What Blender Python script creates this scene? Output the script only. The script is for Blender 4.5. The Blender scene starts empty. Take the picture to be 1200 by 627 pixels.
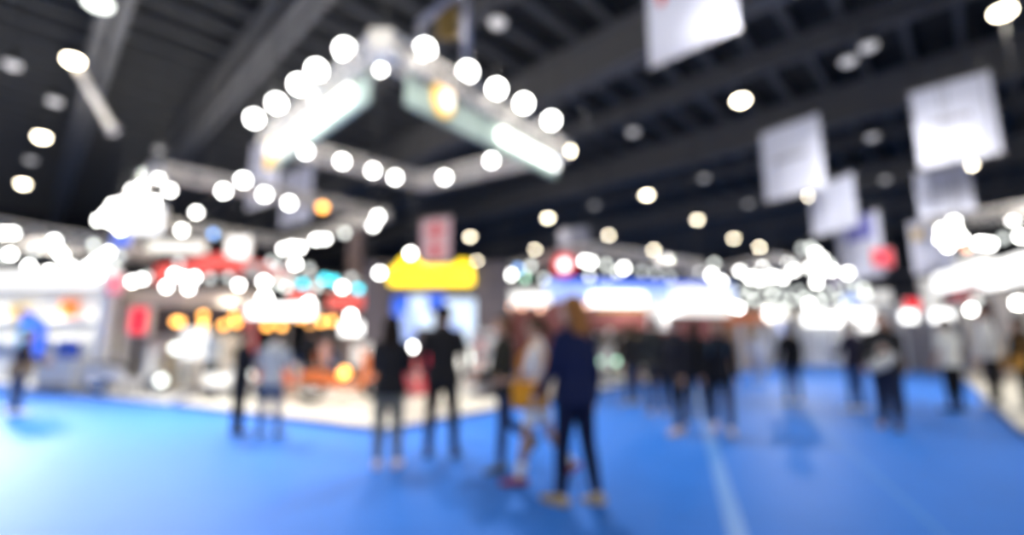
import bpy, bmesh, math, random
from mathutils import Vector, Matrix
random.seed(7)
S = bpy.context.scene
COL = S.collection
V = Vector
# ------------------------------------------------------------------ camera
FPX = 560.0; CAMH = 1.3; PITCH = math.atan(86.5 / FPX)
cam = bpy.data.cameras.new('camera'); camo = bpy.data.objects.new('camera', cam); COL.objects.link(camo)
camo.location = (0, 0, CAMH); camo.rotation_euler = (math.pi / 2 + PITCH, 0, 0)
cam.sensor_width = 36; cam.lens = 36 * FPX / 1200; cam.clip_start = .05; cam.clip_end = 300
cam.dof.use_dof = True; cam.dof.focus_distance = .42
BLUR = 20.0                                   # blur circle of far things in pixels
cam.dof.aperture_fstop = (cam.lens / 1000) / (BLUR * .42 / FPX)
S.camera = camo
S.view_settings.view_transform = 'Standard'; S.view_settings.look = 'None'
S.view_settings.exposure = 0; S.view_settings.gamma = 1; S.view_settings.use_curve_mapping = False
S.cycles.use_adaptive_sampling = False
S.cycles.use_denoising = True
S.cycles.max_bounces = 5; S.cycles.diffuse_bounces = 3; S.cycles.glossy_bounces = 3
S.cycles.sample_clamp_indirect = 4

# a pixel of the photograph looked through to a point of the hall
def ray(px, py):
    x = (px - 600) / FPX; z = (313.5 - py) / FPX; c, s = math.cos(PITCH), math.sin(PITCH)
    return V((x, c - z * s, s + z * c))
def at_h(px, py, h):
    d = ray(px, py); return V((0, 0, CAMH)) + d * ((h - CAMH) / d.z)
def at_y(px, py, y):
    d = ray(px, py); return V((0, 0, CAMH)) + d * (y / d.y)
def fl(px, py): return at_h(px, py, 0)

# ------------------------------------------------------------------ materials
def mat(name, col, rough=.6, metal=0, spec=.5, noise=0, scale=8, coat=0):
    m = bpy.data.materials.new(name); m.use_nodes = True
    nt = m.node_tree; b = nt.nodes['Principled BSDF']
    b.inputs['Roughness'].default_value = rough; b.inputs['Metallic'].default_value = metal
    b.inputs['Specular IOR Level'].default_value = spec; b.inputs['Coat Weight'].default_value = coat
    c = (*col, 1)
    if noise:
        n = nt.nodes.new('ShaderNodeTexNoise'); n.inputs['Scale'].default_value = scale; n.inputs['Detail'].default_value = 4
        tc = nt.nodes.new('ShaderNodeTexCoord'); nt.links.new(tc.outputs['Object'], n.inputs['Vector'])
        r = nt.nodes.new('ShaderNodeMix'); r.data_type = 'RGBA'
        r.inputs[6].default_value = (*[x * (1 - noise) for x in col], 1); r.inputs[7].default_value = (*[min(1, x * (1 + noise)) for x in col], 1)
        nt.links.new(n.outputs['Fac'], r.inputs[0]); nt.links.new(r.outputs[2], b.inputs['Base Color'])
    else:
        b.inputs['Base Color'].default_value = c
    return m
def emi(name, col, strength, base=None):
    m = bpy.data.materials.new(name); m.use_nodes = True
    b = m.node_tree.nodes['Principled BSDF']
    b.inputs['Base Color'].default_value = (*(base or tuple(.55 * v for v in col)), 1)
    b.inputs['Emission Color'].default_value = (*col, 1); b.inputs['Emission Strength'].default_value = strength
    return m
M = {}
def G(r, g=None, b=None):          # sRGB 0-255 -> linear
    if g is None: g = b = r
    f = lambda v: (v / 255 / 12.92) if v <= 10 else ((v / 255 + .055) / 1.055) ** 2.4
    return (f(r), f(g), f(b))
M['carpet'] = mat('carpet', (.026, .182, .70), .55, 0, .10, .08, 3)
M['roof'] = mat('roof', (.02, .02, .02), .7, 0, .3, .15, .4)
M['purlin'] = mat('purlin', (.10, .10, .10), .6)
M['girder'] = mat('girder', (.13, .127, .125), .6, 0, .3, .1, 1)
M['hall_wall'] = mat('hall_wall', (.05, .05, .055), .8, 0, .3, .2, .3)
M['alu'] = mat('truss_aluminium', (.78, .73, .65), .45, .1)
M['cable'] = mat('cable', (.08, .08, .08), .5, .5)
M['white'] = mat('white_laminate', (.82, .82, .80), .4)
M['cream'] = mat('cream_floor', (.74, .70, .60), .35, 0, .5, .05, 4)
M['beige'] = mat('beige_panel', (.62, .56, .46), .6, 0, .4, .06, 3)
M['grey'] = mat('grey_panel', (.30, .29, .30), .6)
M['darkbooth'] = mat('dark_booth_panel', (.085, .072, .085), .55, 0, .4, .08, 3)
M['black'] = mat('black_plastic', (.012, .012, .014), .45)
M['housing'] = mat('lamp_housing', (.03, .03, .03), .5, .2)
M['banner'] = mat('banner_cloth', (.78, .78, .86), .8, 0, .2, .03, 5)
M['ink'] = mat('grey_ink', (.45, .43, .44), .8)
M['red'] = mat('red_panel', (.75, .04, .04), .45)
M['redwood'] = mat('red_brown_wall', (.30, .10, .085), .6, 0, .4, .15, 2)
M['orange'] = mat('orange_paint', (.90, .20, .03), .3, 0, .5, 0, 1, .5)
M['whitepaint'] = mat('white_paint', (.85, .85, .84), .25, 0, .5, 0, 1, .5)
M['redpaint'] = mat('red_paint', (.65, .03, .05), .3, 0, .5, 0, 1, .5)
M['blue'] = mat('blue_panel', (.05, .12, .60), .45)
M['bluebox'] = mat('blue_carton', (.10, .18, .55), .6)
M['yellowbox'] = mat('yellow_carton', (.75, .50, .10), .6)
M['wood'] = mat('pale_wood', (.50, .33, .18), .5, 0, .4, .2, 6)
M['chrome'] = mat('chrome', (.75, .75, .75), .2, .9)
M['rubber'] = mat('tyre_rubber', (.015, .015, .015), .8)
M['tape'] = mat('carpet_tape', (.10, .30, .78), .45)
M['tape_faint'] = mat('carpet_seam', (.05, .24, .70), .6, 0, .24)
M['edge'] = mat('platform_edge', (.12, .17, .33), .5, .3)
M['tubelav'] = mat('lavender_grey_paint', (.60, .60, .70), .4)
M['fascia_green'] = mat('pale_green_fascia', (.52, .64, .54), .6)
WARM, COOL = (1, .93, .78), (1, .99, .95)
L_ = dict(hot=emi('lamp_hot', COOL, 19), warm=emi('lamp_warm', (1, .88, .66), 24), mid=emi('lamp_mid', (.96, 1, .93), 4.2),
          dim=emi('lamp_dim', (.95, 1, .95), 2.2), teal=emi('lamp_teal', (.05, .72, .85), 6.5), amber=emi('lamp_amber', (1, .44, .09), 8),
          blue=emi('lamp_blue', (.25, .5, 1), 5), peach=emi('lamp_peach', (1, .55, .38), 4.5), off=emi('lamp_unlit_faint_glow', (1, .97, .95), .5),
          green=emi('lamp_green', (.6, 1, .75), 4), rose=emi('lamp_rose', (.9, .55, 1), 7))
E_ = dict(white=emi('lit_white', (1, .99, .96), 2.0), strong=emi('lit_white_strong', (1, 1, .98), 3.6), soft=emi('lit_soft_white', (1, .97, .90), 1.25),
          faint=emi('lit_faint_white', (1, .98, .94), .55), yellow=emi('lit_yellow', (1, .68, .01), 2.6), blue=emi('lit_blue', (.10, .22, 1), 1.0),
          screen=emi('lit_screen_white', (.68, .82, 1), 1.15), deep=emi('lit_screen_blue', (.05, .17, .9), .95), red=emi('lit_red', (1, .03, .05), 1.1),
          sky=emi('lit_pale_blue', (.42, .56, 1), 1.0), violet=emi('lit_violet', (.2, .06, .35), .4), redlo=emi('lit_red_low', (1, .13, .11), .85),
          cyan=emi('lit_cyan', (.2, .6, 1), 1.2))

# ------------------------------------------------------------------ mesh helpers
class MB:
    def __init__(s): s.v = []; s.f = []
    def add(s, vs, fs, mtx=None):
        o = len(s.v); s.v += [tuple(mtx @ V(v)) if mtx else tuple(v) for v in vs]; s.f += [tuple(i + o for i in f) for f in fs]; return s
    def hexa(s, a, b):             # two quads (lists of 4), bottom and top
        return s.add(list(a) + list(b), [(3, 2, 1, 0), (4, 5, 6, 7), (0, 1, 5, 4), (1, 2, 6, 5), (2, 3, 7, 6), (3, 0, 4, 7)])
    def box(s, lo, hi, mtx=None, ch=0):
        (x0, y0, z0), (x1, y1, z1) = lo, hi
        if not ch:
            return s.add([(x0, y0, z0), (x1, y0, z0), (x1, y1, z0), (x0, y1, z0), (x0, y0, z1), (x1, y0, z1), (x1, y1, z1), (x0, y1, z1)],
                         [(3, 2, 1, 0), (4, 5, 6, 7), (0, 1, 5, 4), (1, 2, 6, 5), (2, 3, 7, 6), (3, 0, 4, 7)], mtx)
        bm = bmesh.new(); bmesh.ops.create_cube(bm, size=1)
        for v in bm.verts: v.co = V(((x0 + x1) / 2 + v.co.x * (x1 - x0), (y0 + y1) / 2 + v.co.y * (y1 - y0), (z0 + z1) / 2 + v.co.z * (z1 - z0)))
        bmesh.ops.bevel(bm, geom=bm.edges[:], offset=ch, segments=2, affect='EDGES', profile=.5)
        bm.verts.index_update(); s.add([v.co.copy() for v in bm.verts], [[v.index for v in f.verts] for f in bm.faces], mtx); bm.free(); return s
    def bar(s, p, q, w, n=4):      # straight bar or tube
        p, q = V(p), V(q); d = (q - p).normalized(); u = d.cross(V((0, 0, 1)) if abs(d.z) < .9 else V((1, 0, 0))).normalized(); t = d.cross(u)
        ring = lambda c: [c + (u * math.cos(a) + t * math.sin(a)) * w for a in [2 * math.pi * (k + .5) / n for k in range(n)]]
        return s.add(ring(p) + ring(q), [tuple(range(n))[::-1], tuple(range(n, 2 * n))] + [(k, (k + 1) % n, n + (k + 1) % n, n + k) for k in range(n)])
    def lathe(s, prof, n=20, mtx=None):   # profile of (r, z); closed with caps
        vs = []; fs = []
        for r, z in prof: vs += [(r * math.cos(2 * math.pi * k / n), r * math.sin(2 * math.pi * k / n), z) for k in range(n)]
        for i in range(len(prof) - 1):
            for k in range(n): fs.append((i * n + k, i * n + (k + 1) % n, (i + 1) * n + (k + 1) % n, (i + 1) * n + k))
        fs.append(tuple(range(n))[::-1]); fs.append(tuple(range((len(prof) - 1) * n, len(prof) * n)))
        return s.add(vs, fs, mtx)
    def torus(s, c, ax, R, r, n=28, m=10):
        ax = V(ax).normalized(); u = ax.cross(V((0, 0, 1)) if abs(ax.z) < .9 else V((1, 0, 0))).normalized(); w = ax.cross(u); vs = []; fs = []
        for i in range(n):
            a = 2 * math.pi * i / n; dr = u * math.cos(a) + w * math.sin(a)
            for j in range(m):
                b = 2 * math.pi * j / m; vs.append(V(c) + dr * (R + r * math.cos(b)) + ax * (r * math.sin(b)))
        for i in range(n):
            for j in range(m): fs.append((i * m + j, ((i + 1) % n) * m + j, ((i + 1) % n) * m + (j + 1) % m, i * m + (j + 1) % m))
        return s.add(vs, fs)
    def sweep(s, pts, rad, n=14, side=None, flat=None):   # rounded tube through pts; rad scalar or (a across, b along) per point
        pts = [V(p) for p in pts]; rad = [(r, r) if not isinstance(r, tuple) else r for r in rad]; N = len(pts); rings = []
        for i in range(N):
            d = (pts[min(i + 1, N - 1)] - pts[max(i - 1, 0)]).normalized()
            ref = V(side) if side is not None else (V((1, 0, 0)) if abs(d.x) < .9 else V((0, 1, 0)))
            u = (ref - d * ref.dot(d)).normalized(); w = d.cross(u); rings.append((pts[i], d, u, w, rad[i]))
        full = []
        p, d, u, w, r = rings[0]; e = flat or min(r)
        for a in (80, 55, 28): a = math.radians(a); full.append((p - d * e * math.sin(a), u, w, (r[0] * math.cos(a), r[1] * math.cos(a))))
        for p, d, u, w, r in rings: full.append((p, u, w, r))
        p, d, u, w, r = rings[-1]; e = min(r)
        for a in (28, 55, 80): a = math.radians(a); full.append((p + d * e * math.sin(a), u, w, (r[0] * math.cos(a), r[1] * math.cos(a))))
        vs = []; fs = []
        for p, u, w, r in full: vs += [p + u * r[0] * math.cos(2 * math.pi * k / n) + w * r[1] * math.sin(2 * math.pi * k / n) for k in range(n)]
        K = len(full)
        for i in range(K - 1):
            for k in range(n): fs.append((i * n + k, i * n + (k + 1) % n, (i + 1) * n + (k + 1) % n, (i + 1) * n + k))
        fs.append(tuple(range(n))[::-1]); fs.append(tuple(range((K - 1) * n, K * n)))
        return s.add(vs, fs)
    def ball(s, c, r, n=14, m=9, mtx=None):
        r = r if isinstance(r, tuple) else (r, r, r); vs = []; fs = []
        for i in range(m + 1):
            t = math.pi * (i + .06 * (1 if i == 0 else -1 if i == m else 0)) / m
            vs += [V(c) + V((r[0] * math.sin(t) * math.cos(2 * math.pi * k / n), r[1] * math.sin(t) * math.sin(2 * math.pi * k / n), r[2] * math.cos(t))) for k in range(n)]
        for i in range(m):
            for k in range(n): fs.append((i * n + k, (i + 1) * n + k, (i + 1) * n + (k + 1) % n, i * n + (k + 1) % n))
        fs.append(tuple(range(n))); fs.append(tuple(range(m * n, (m + 1) * n))[::-1])
        return s.add(vs, fs, mtx)
    def mesh(s, name, m, smooth=False):
        me = bpy.data.meshes.new(name); me.from_pydata([tuple(v) for v in s.v], [], s.f); me.materials.append(m)
        if smooth: me.shade_smooth()
        bm = bmesh.new(); bm.from_mesh(me); bmesh.ops.recalc_face_normals(bm, faces=bm.faces[:]); bm.to_mesh(me); bm.free()
        return me
    def build(s, name, m, parent=None, smooth=False):
        return link(name, s.mesh(name, m, smooth), parent)
def link(name, me, parent=None):
    o = bpy.data.objects.new(name, me); COL.objects.link(o); o.parent = parent; return o
def remesh(mb, name, m, voxel, it=4):         # one continuous skin over overlapping tubes
    me = mb.mesh(name, m); t = bpy.data.objects.new('tmp', me); COL.objects.link(t)
    r = t.modifiers.new('r', 'REMESH'); r.mode = 'VOXEL'; r.voxel_size = voxel; r.use_smooth_shade = True
    k = t.modifiers.new('s', 'SMOOTH'); k.factor = .5; k.iterations = it
    dg = bpy.context.evaluated_depsgraph_get(); out = bpy.data.meshes.new_from_object(t.evaluated_get(dg)); out.name = name
    bpy.data.objects.remove(t); bpy.data.meshes.remove(me)
    if not out.materials: out.materials.append(m)
    out.shade_smooth(); return out
def tag(o, label=None, cat=None, group=None, kind=None):
    if label: o['label'] = label
    if cat: o['category'] = cat
    if group: o['group'] = group
    if kind: o['kind'] = kind
    return o
def empty(name, loc=(0, 0, 0), rz=0, label=None, cat=None, group=None):
    o = bpy.data.objects.new(name, None); COL.objects.link(o); o.location = loc; o.rotation_euler = (0, 0, rz); o.empty_display_size = .2
    return tag(o, label, cat, group)
def copy_tree(o, parent=None):
    c = o.copy(); COL.objects.link(c)
    if parent: c.parent = parent
    for ch in list(o.children): copy_tree(ch, c)
    return c
def struct(name, mb, m): return tag(mb.build(name, m), kind='structure')
def zrot(d):                                   # rotation about z whose local +x runs along d
    return math.atan2(d.y, d.x)

# ------------------------------------------------------------------ hall shell
DL = V((-.7124, .7018, 0)); DR = V((.7018, .7124, 0))     # the two directions of the hall's grid
BEAMS = [.9, 4.9, 9.5, 14.1, 19.5, 25.0, 31.2, 37.8, 46, 54]
def ctop(p):
    u = V((p[0], p[1], 0)).dot(DR)
    for b in BEAMS:
        if abs(u - b) < .6: return 10.98 if b in (.9, 4.9, 14.1, 25.0, 37.8, 46, 54) else 11.88
    return 12.68
def UV(u, v, z): return DR * u + DL * v + V((0, 0, z))
RU0, RU1, RV0, RV1, RZ = -14, 62, -42, 62, 13.2
def uvbox(mb, u0, u1, v0, v1, z0, z1):
    mb.hexa([UV(u0, v0, z0), UV(u1, v0, z0), UV(u1, v1, z0), UV(u0, v1, z0)], [UV(u0, v0, z1), UV(u1, v0, z1), UV(u1, v1, z1), UV(u0, v1, z1)]); return mb
struct('floor', uvbox(MB(), RU0, RU1, RV0, RV1, -.2, 0), M['carpet'])
struct('ceiling', uvbox(MB(), RU0, RU1, RV0, RV1, RZ, RZ + .2), M['roof'])
struct('wall_back', uvbox(MB(), RU1, RU1 + .3, RV0, RV1, 0, RZ), M['hall_wall'])
struct('wall_left', uvbox(MB(), RU0, RU1, RV1, RV1 + .3, 0, RZ), M['hall_wall'])
for k, u in enumerate(BEAMS):
    big = u in (.9, 4.9, 14.1, 25.0, 37.8, 46, 54)
    mb = MB(); w = .34 if big else .2
    uvbox(mb, u - w, u + w, RV0, RV1, 11.0 if big else 11.9, 11.12 if big else 12.0)
    uvbox(mb, u - w, u + w, RV0, RV1, 12.6, 12.7)
    uvbox(mb, u - .06, u + .06, RV0, RV1, 11.0 if big else 11.9, 12.7)
    tag(mb.build('ceiling_beam', M['girder']), kind='structure')
mb = MB()
for k in range(68):
    v = RV0 + 1 + k * 1.5
    uvbox(mb, RU0, RU1, v - .1, v + .1, 12.7, RZ)
tag(mb.build('ceiling_purlin', M['purlin']), kind='structure')
mb = MB()
for z in (4.6, 6.2, 7.8): uvbox(mb, RU1 - .25, RU1, RV0, RV1, z, z + .35)
struct('trim_1', mb, M['grey'])
# carpet joint tape
a, b = fl(814, 452), fl(868, 640); w = V((.07, 0, 0))
struct('trim_2', MB().hexa([a - w, b - w, b + w, a + w], [p + V((0, 0, .004)) for p in (a - w, b - w, b + w, a + w)]), M['tape'])
a, b = fl(940, 480), fl(1120, 640); w = V((.02, 0, 0))
struct('trim_3', MB().hexa([a - w, b - w, b + w, a + w], [p + V((0, 0, .003)) for p in (a - w, b - w, b + w, a + w)]), M['tape_faint'])

# ------------------------------------------------------------------ lamps
def spot_meshes(R):
    h = MB(); h.lathe([(R * .55, -R * 2.6), (R * .8, -R * 2.5), (R * .95, -R * 1.6), (R * 1.08, -R * .2), (R * 1.12, 0), (R * 1.0, 0), (R * .98, -R * .12)], 18)
    l = MB(); l.lathe([(R * .97, -R * .10), (R * .94, -.02 * R), (R * .6, R * .08), (R * .05, R * .12)], 18)
    y = MB(); 
    for sx in (-1, 1): y.bar((sx * R * 1.15, 0, -R * 1.2), (sx * R * 1.15, R * 1.9, -R * 1.2), R * .1)
    y.bar((-R * 1.15, R * 1.9, -R * 1.2), (R * 1.15, R * 1.9, -R * 1.2), R * .1); y.bar((0, R * 1.9, -R * 1.2), (0, R * 2.9, -R * 1.2), R * .16, 8)
    return h, l, y
SPOT = {}; SPOTS = []
def spot(p, kind, R=.11, label='', group='', aim=None, name='spotlight', inverted=False, cat='spotlight'):
    R *= .72
    key = (kind, round(R, 3))
    if key not in SPOT:
        h, l, y = spot_meshes(R); SPOT[key] = (h.mesh('housing', M['housing'], True), l.mesh('lens', L_[kind], True), y.mesh('yoke', M['housing']))
    o = empty(name, p, 0, label, cat, group)
    d = ((aim if aim is not None else V((0, 0, CAMH))) - V(p)).normalized()
    up = V((0, 0, 1)); x = up.cross(d).normalized(); y = d.cross(x)
    o.rotation_euler = Matrix((x, y, d)).transposed().to_euler()
    for n, me in zip(('housing', 'lens', 'yoke'), SPOT[key]): link(n, me, o)
    SPOTS.append((o, R))
    return o
# high-bay lamps of the roof
HB = {}
def highbay(p, kind, label, group, R=.23):
    if kind not in HB:
        s_ = MB().lathe([(.06, .42), (.10, .40), (.12, .26), (R * .9, .08), (R * 1.1, 0), (R * 1.05, 0)], 24)
        l = MB().lathe([(R * 1.0, .0), (R * .96, -.05), (R * .6, -.12), (.02, -.15)], 24)
        HB[kind] = (s_.mesh('shade', M['housing'], True), l.mesh('lens', L_[kind], True))
    o = empty('ceiling_lamp', p, 0, label, 'ceiling lamp', group)
    link('shade', HB[kind][0], o); link('lens', HB[kind][1], o)
    MB().bar((0, 0, .4), (0, 0, ctop(p) - p[2]), .03, 6).build('rod', M['cable'], o)
    return o
HBL = [(86, 70), (49, 160), (27, 215), (1175, 13), (868, 117), (758, 228), (642, 255), (817, 257), (860, 279), (890, 289), (713, 275),
       (766, 292), (627, 292), (551, 277), (805, 305), (950, 229), (1136, 193), (559, 305)]
for px, py in HBL:
    highbay(at_h(px, py, 10), 'warm', 'lit warm white round lamp hanging high under the dark hall roof', 'lit lamps under the hall roof')
for px, py in [(583, 26), (742, 154), (825, 208), (994, 71), (1018, 54), (1022, 160), (64, 118), (187, 175), (697, 240), (877, 238), (36, 187), (1037, 210)]:
    highbay(at_h(px, py, 10.2), 'off', 'dim grey unlit round lamp hanging high under the dark hall roof', 'unlit lamps under the hall roof')  # faint emission stands in for light caught by the unlit lenses
highbay(at_h(115, 3, 10), 'mid', 'pale glowing round lamp cut by the top edge beside the big grey beam', None, .3)
highbay(at_h(14, 75, 10), 'off', 'grey unlit round lamp near the upper left corner of the hall roof', None, .4)
a, b = at_h(90, 80, 9.9), at_h(132, 150, 9.2)
o = empty('lamp_arm', b, 0, 'slanting grey tube hanging below the ceiling lamp nearest the upper left corner', 'tube')
MB().bar(a - b, (0, 0, 0), .13, 10).build('tube', M['alu'], o, True)
MB().ball((0, 0, 0), .24).build('end_fitting', M['grey'], o, True)
MB().bar((0, 0, .2), (0, 0, ctop(b) - b.z), .02, 6).build('cable', M['cable'], o)

# ------------------------------------------------------------------ trusses
def truss_part(p, q, root, s=.34, name='beam'):
    p, q = V(p), V(q); d = (q - p); n = max(2, round(d.length / .42)); dn = d.normalized(); side = dn.cross(V((0, 0, 1))).normalized() * s / 2; up = V((0, 0, s / 2))
    mb = MB(); cs = [side + up, side - up, -side - up, -side + up]; O = root.location
    for c in cs: mb.bar(p + c - O, q + c - O, .05, 6)
    for i in range(n):
        a, b = p + d * (i / n), p + d * ((i + 1) / n)
        for j in range(4):
            c0, c1 = cs[j], cs[(j + 1) % 4]
            if i % 2: c0, c1 = c1, c0
            mb.bar(a + c0 - O, b + c1 - O, .03, 4)
    return mb.build(name, M['alu'], root)
SEG = []
def truss_loop(pts, label, hang=True, closed=True, s=.34):
    pts = [V(p) for p in pts]; o = empty('lighting_truss', pts[0], 0, label, 'truss')
    n = len(pts)
    for i in range(n if closed else n - 1): SEG.append((pts[i], pts[(i + 1) % n], s))
    for i in range(n if closed else n - 1): truss_part(pts[i], pts[(i + 1) % n], o, s)
    for p in pts:
        MB().box((-s * .6, -s * .6, -s * .6), (s * .6, s * .6, s * .6), Matrix.Translation(p - pts[0]), .03).build('corner_block', M['alu'], o)
        MB().bar(p - pts[0] + V((0, 0, s * .6)), V((p.x - pts[0].x, p.y - pts[0].y, ctop(p) - pts[0].z)), .018, 6).build('hoist_cable', M['cable'], o)
    return o
# square truss over the corner booth
TN, TL, TR, TF = V((-2.07, 7.09, 6)), V((-5.75, 10.8, 6)), V((1.2, 11.3, 6)), V((-2.65, 13.7, 6))
truss_loop([TN, TR, TF, TL], 'square pale aluminium lighting truss hung over the corner booth')
for px, py in [(404, 58), (371, 82), (350, 99), (324, 121), (298, 139)]:
    spot(at_h(px, py, 6.35), 'hot', .2, 'round white spotlight along the outer left arm of the square truss', 'spotlights on the left arm of the square truss')
for px, py in [(498, 58), (548, 84), (582, 104), (614, 121), (646, 141)]:
    spot(at_h(px, py, 6.35), 'hot', .2, 'round white spotlight along the outer right arm of the square truss', 'spotlights on the right arm of the square truss')
spot(at_h(667, 177, 5.95), 'warm', .12, 'warm white spotlight at the right end of the square truss, below the arm')
spot(at_h(446, 82, 5.7), 'hot', .085, 'small white spotlight hung inside the near corner of the square truss')
for px, py in [(367, 160), (358, 177), (401, 189), (437, 200), (463, 208), (521, 208), (576, 188)]:
    spot(at_h(px, py, 5.7), 'hot', .15, 'round white spotlight along the far sides of the square truss', 'spotlights on the far sides of the square truss')
def board(name, pxl, yl, pxr, yr, ytop, ybot, th=.12, label=None, cat=None, m=None, parent=None, group=None, part='panel'):
    """upright board between two image columns at depths yl and yr; heights read at the left edge"""
    a = at_y(pxl, ybot, yl); zt = at_y(pxl, ytop, yl).z; b = at_y(pxr, ybot, yr); b.z = a.z
    d = V((b.x - a.x, b.y - a.y, 0)); L = d.length; mt = Matrix.Translation(a) @ Matrix.Rotation(zrot(d), 4, 'Z')
    return a, L, zt - a.z, zrot(d)
def panel(name, p, q, z0, z1, m, parent=None, th=.1, ch=.01, label=None, cat=None, group=None):
    """upright panel standing between floor points p and q"""
    p, q = V((p[0], p[1], 0)), V((q[0], q[1], 0)); d = q - p; O = parent.location if parent else V((0, 0, 0))
    base = V((p.x, p.y, z0))
    mb = MB().box((0, -th / 2, 0), (d.length, th / 2, z1 - z0), Matrix.Rotation(zrot(d), 4, 'Z'), ch)
    o = mb.build(name, m, parent); o.location = base - O
    return tag(o, label, cat, group)
def lerp(a, b, t): return V(a) * (1 - t) + V(b) * t
# fascias of the square truss
o = empty('hanging_fascia', TN + V((0, 0, -.9)), 0, 'pale green fascia with a yellow drop mark under the right arm of the square truss', 'fascia')
out = (TR - TN).cross(V((0, 0, 1))).normalized()
p0, p1 = lerp(TN, TR, .09), lerp(TN, TR, .96)
panel('board', p0, p1, 5.2, 5.78, M['fascia_green'], o, .06)
q0, q1 = lerp(p0, p1, .50) + out * .12, lerp(p0, p1, .97) + out * .12
panel('light_bar', q0, q1, 5.36, 5.62, E_['strong'], o, .1, .03)
c = lerp(p0, p1, .17) + out * .09; c.z = 5.62
dr = (TR - TN).normalized()
def drop(c, R, m, name, par, outv, push):
    mb = MB(); n = 28; pts = []
    for k in range(n):
        a = 2 * math.pi * k / n; pts.append((R * math.cos(a) * (.8 if math.sin(a) < 0 else .8), R * 1.05 * math.sin(a)))
    vs = [c + dr * x + V((0, 0, z)) + outv * push - par.location for x, z in pts] + [c + dr * x + V((0, 0, z)) + outv * (push + .03) - par.location for x, z in pts]
    fs = [tuple(range(n)), tuple(range(n, 2 * n))[::-1]] + [(k, (k + 1) % n, n + (k + 1) % n, n + k) for k in range(n)]
    return mb.add(vs, fs).build(name, m, par)
E_['drop'] = emi('lit_amber_mark', (1, .62, .12), .9, (.8, .5, .1))
drop(c, .33, E_['drop'], 'yellow_mark', o, out, -.03)
drop(c + dr * .04 + V((0, 0, -.03)), .17, E_['white'], 'white_dot', o, out, .02)
o = empty('hanging_fascia', TN + V((0, 0, -.9)), 0, 'glowing white fascia under the left arm of the square truss', 'fascia')
outl = V((0, 0, 1)).cross(TL - TN).normalized(); drl = (TL - TN).normalized()
p0, p1 = lerp(TN, TL, .08), lerp(TN, TL, .95)
panel('board', p0, p1, 5.2, 5.78, M['fascia_green'], o, .06)
panel('light_bar', lerp(p0, p1, .10) + outl * .12, lerp(p0, p1, .62) + outl * .12, 5.36, 5.66, E_['strong'], o, .1, .03)
panel('lit_panel', lerp(p0, p1, .50) + outl * .10, lerp(p0, p1, .92) + outl * .10, 5.3, 5.95, E_['soft'], o, .06, .02)
dr = drl; c = lerp(p0, p1, .93) + outl * .16; c.z = 5.45
drop(c, .33, E_['drop'], 'yellow_mark', o, outl, 0)
drop(c + V((0, 0, .12)), .16, E_['white'], 'white_dot', o, outl, .04)
# hanging pipe frame above the right arm
a, b, c, d = at_h(492, 52, 6.6), at_h(546, 70, 6.6), at_h(546, 70, 6.6), None
o = empty('pipe_frame', a, 0, 'lavender grey rectangular pipe frame rising above the right arm of the square truss', 'frame')
w = .075
A = V((0, 0, 0)); B = b - a; T = 1.02
MB().bar(A, A + V((0, 0, T - .6)), w, 8).build('post', M['tubelav'], o, True)
MB().bar(B, B + V((0, 0, T + .6)), w, 8).build('post', M['tubelav'], o, True)
MB().bar(A + V((0, 0, T - .6)), B + V((0, 0, T + .6)), w, 8).build('top_rail', M['tubelav'], o, True)
mb = MB(); mb.bar(A + V((0, 0, -.45)), A, .03, 6).bar(B + V((0, 0, -.45)), B, .03, 6); mb.build('foot_clamp', M['alu'], o)
tag(panel('hanging_sign', at_h(512, 45, 7.0), at_h(536, 45, 7.0), 7.0, 7.7, mat('dull_ochre', (.35, .22, .05), .6), None, .05), 'dull ochre sign hanging inside the lavender pipe frame', 'sign')

# second truss, left
A2, B2 = at_h(188, 200, 6), at_h(450, 252, 6)
C2, D2 = B2 + V((-6.0, 5.2, 0)), A2 + V((-5.2, 5.0, 0))
truss_loop([A2, B2, C2, D2], 'long pale lighting truss behind the square one, over the red booth')
for px, py in [(262, 224), (285, 211), (310, 228), (339, 238), (443, 254), (437, 264)]:
    spot(at_h(px, py, 5.65), 'hot', .17, 'round white spotlight along the front beam of the truss over the red booth', 'spotlights on the front beam over the red booth')
spot(at_h(378, 243, 5.65), 'amber', .19, 'single orange spotlight on the truss beam over the red booth')
for px, py in [(186, 208), (199, 223), (166, 219), (155, 223), (160, 232), (143, 237), (132, 240), (138, 247), (124, 250), (115, 258), (127, 259), (181, 236), (184, 244), (176, 252), (170, 262), (163, 271), (140, 269), (133, 262), (150, 268)]:
    spot(at_y(px, py, 12.6 + (190 - px) * .03), 'hot', .12, 'white spotlight in the crowded bank above the small blue lit sign', 'bank of spotlights left of the red booth truss')
for px, py in [(230, 249), (213, 270)]:
    spot(at_y(px, py, 16), 'hot', .14, 'yellowish white spotlight hung below the truss front over the red canopy', 'pair of low spotlights above the red canopy')
spot(at_y(250, 274, 16), 'blue', .14, 'single pale blue spotlight above the red canopy')
for px, py in [(332, 292), (342, 289), (352, 290), (370, 281), (381, 280)]:
    spot(at_y(px, py, 18), 'hot', .14, 'white spotlight in a tight row at the far side of the left truss', 'far row of spotlights behind the red booth')
spot(at_y(404, 273, 18), 'mid', .16, 'greenish white spotlight at the right of the far row beside the brown mast')
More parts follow.
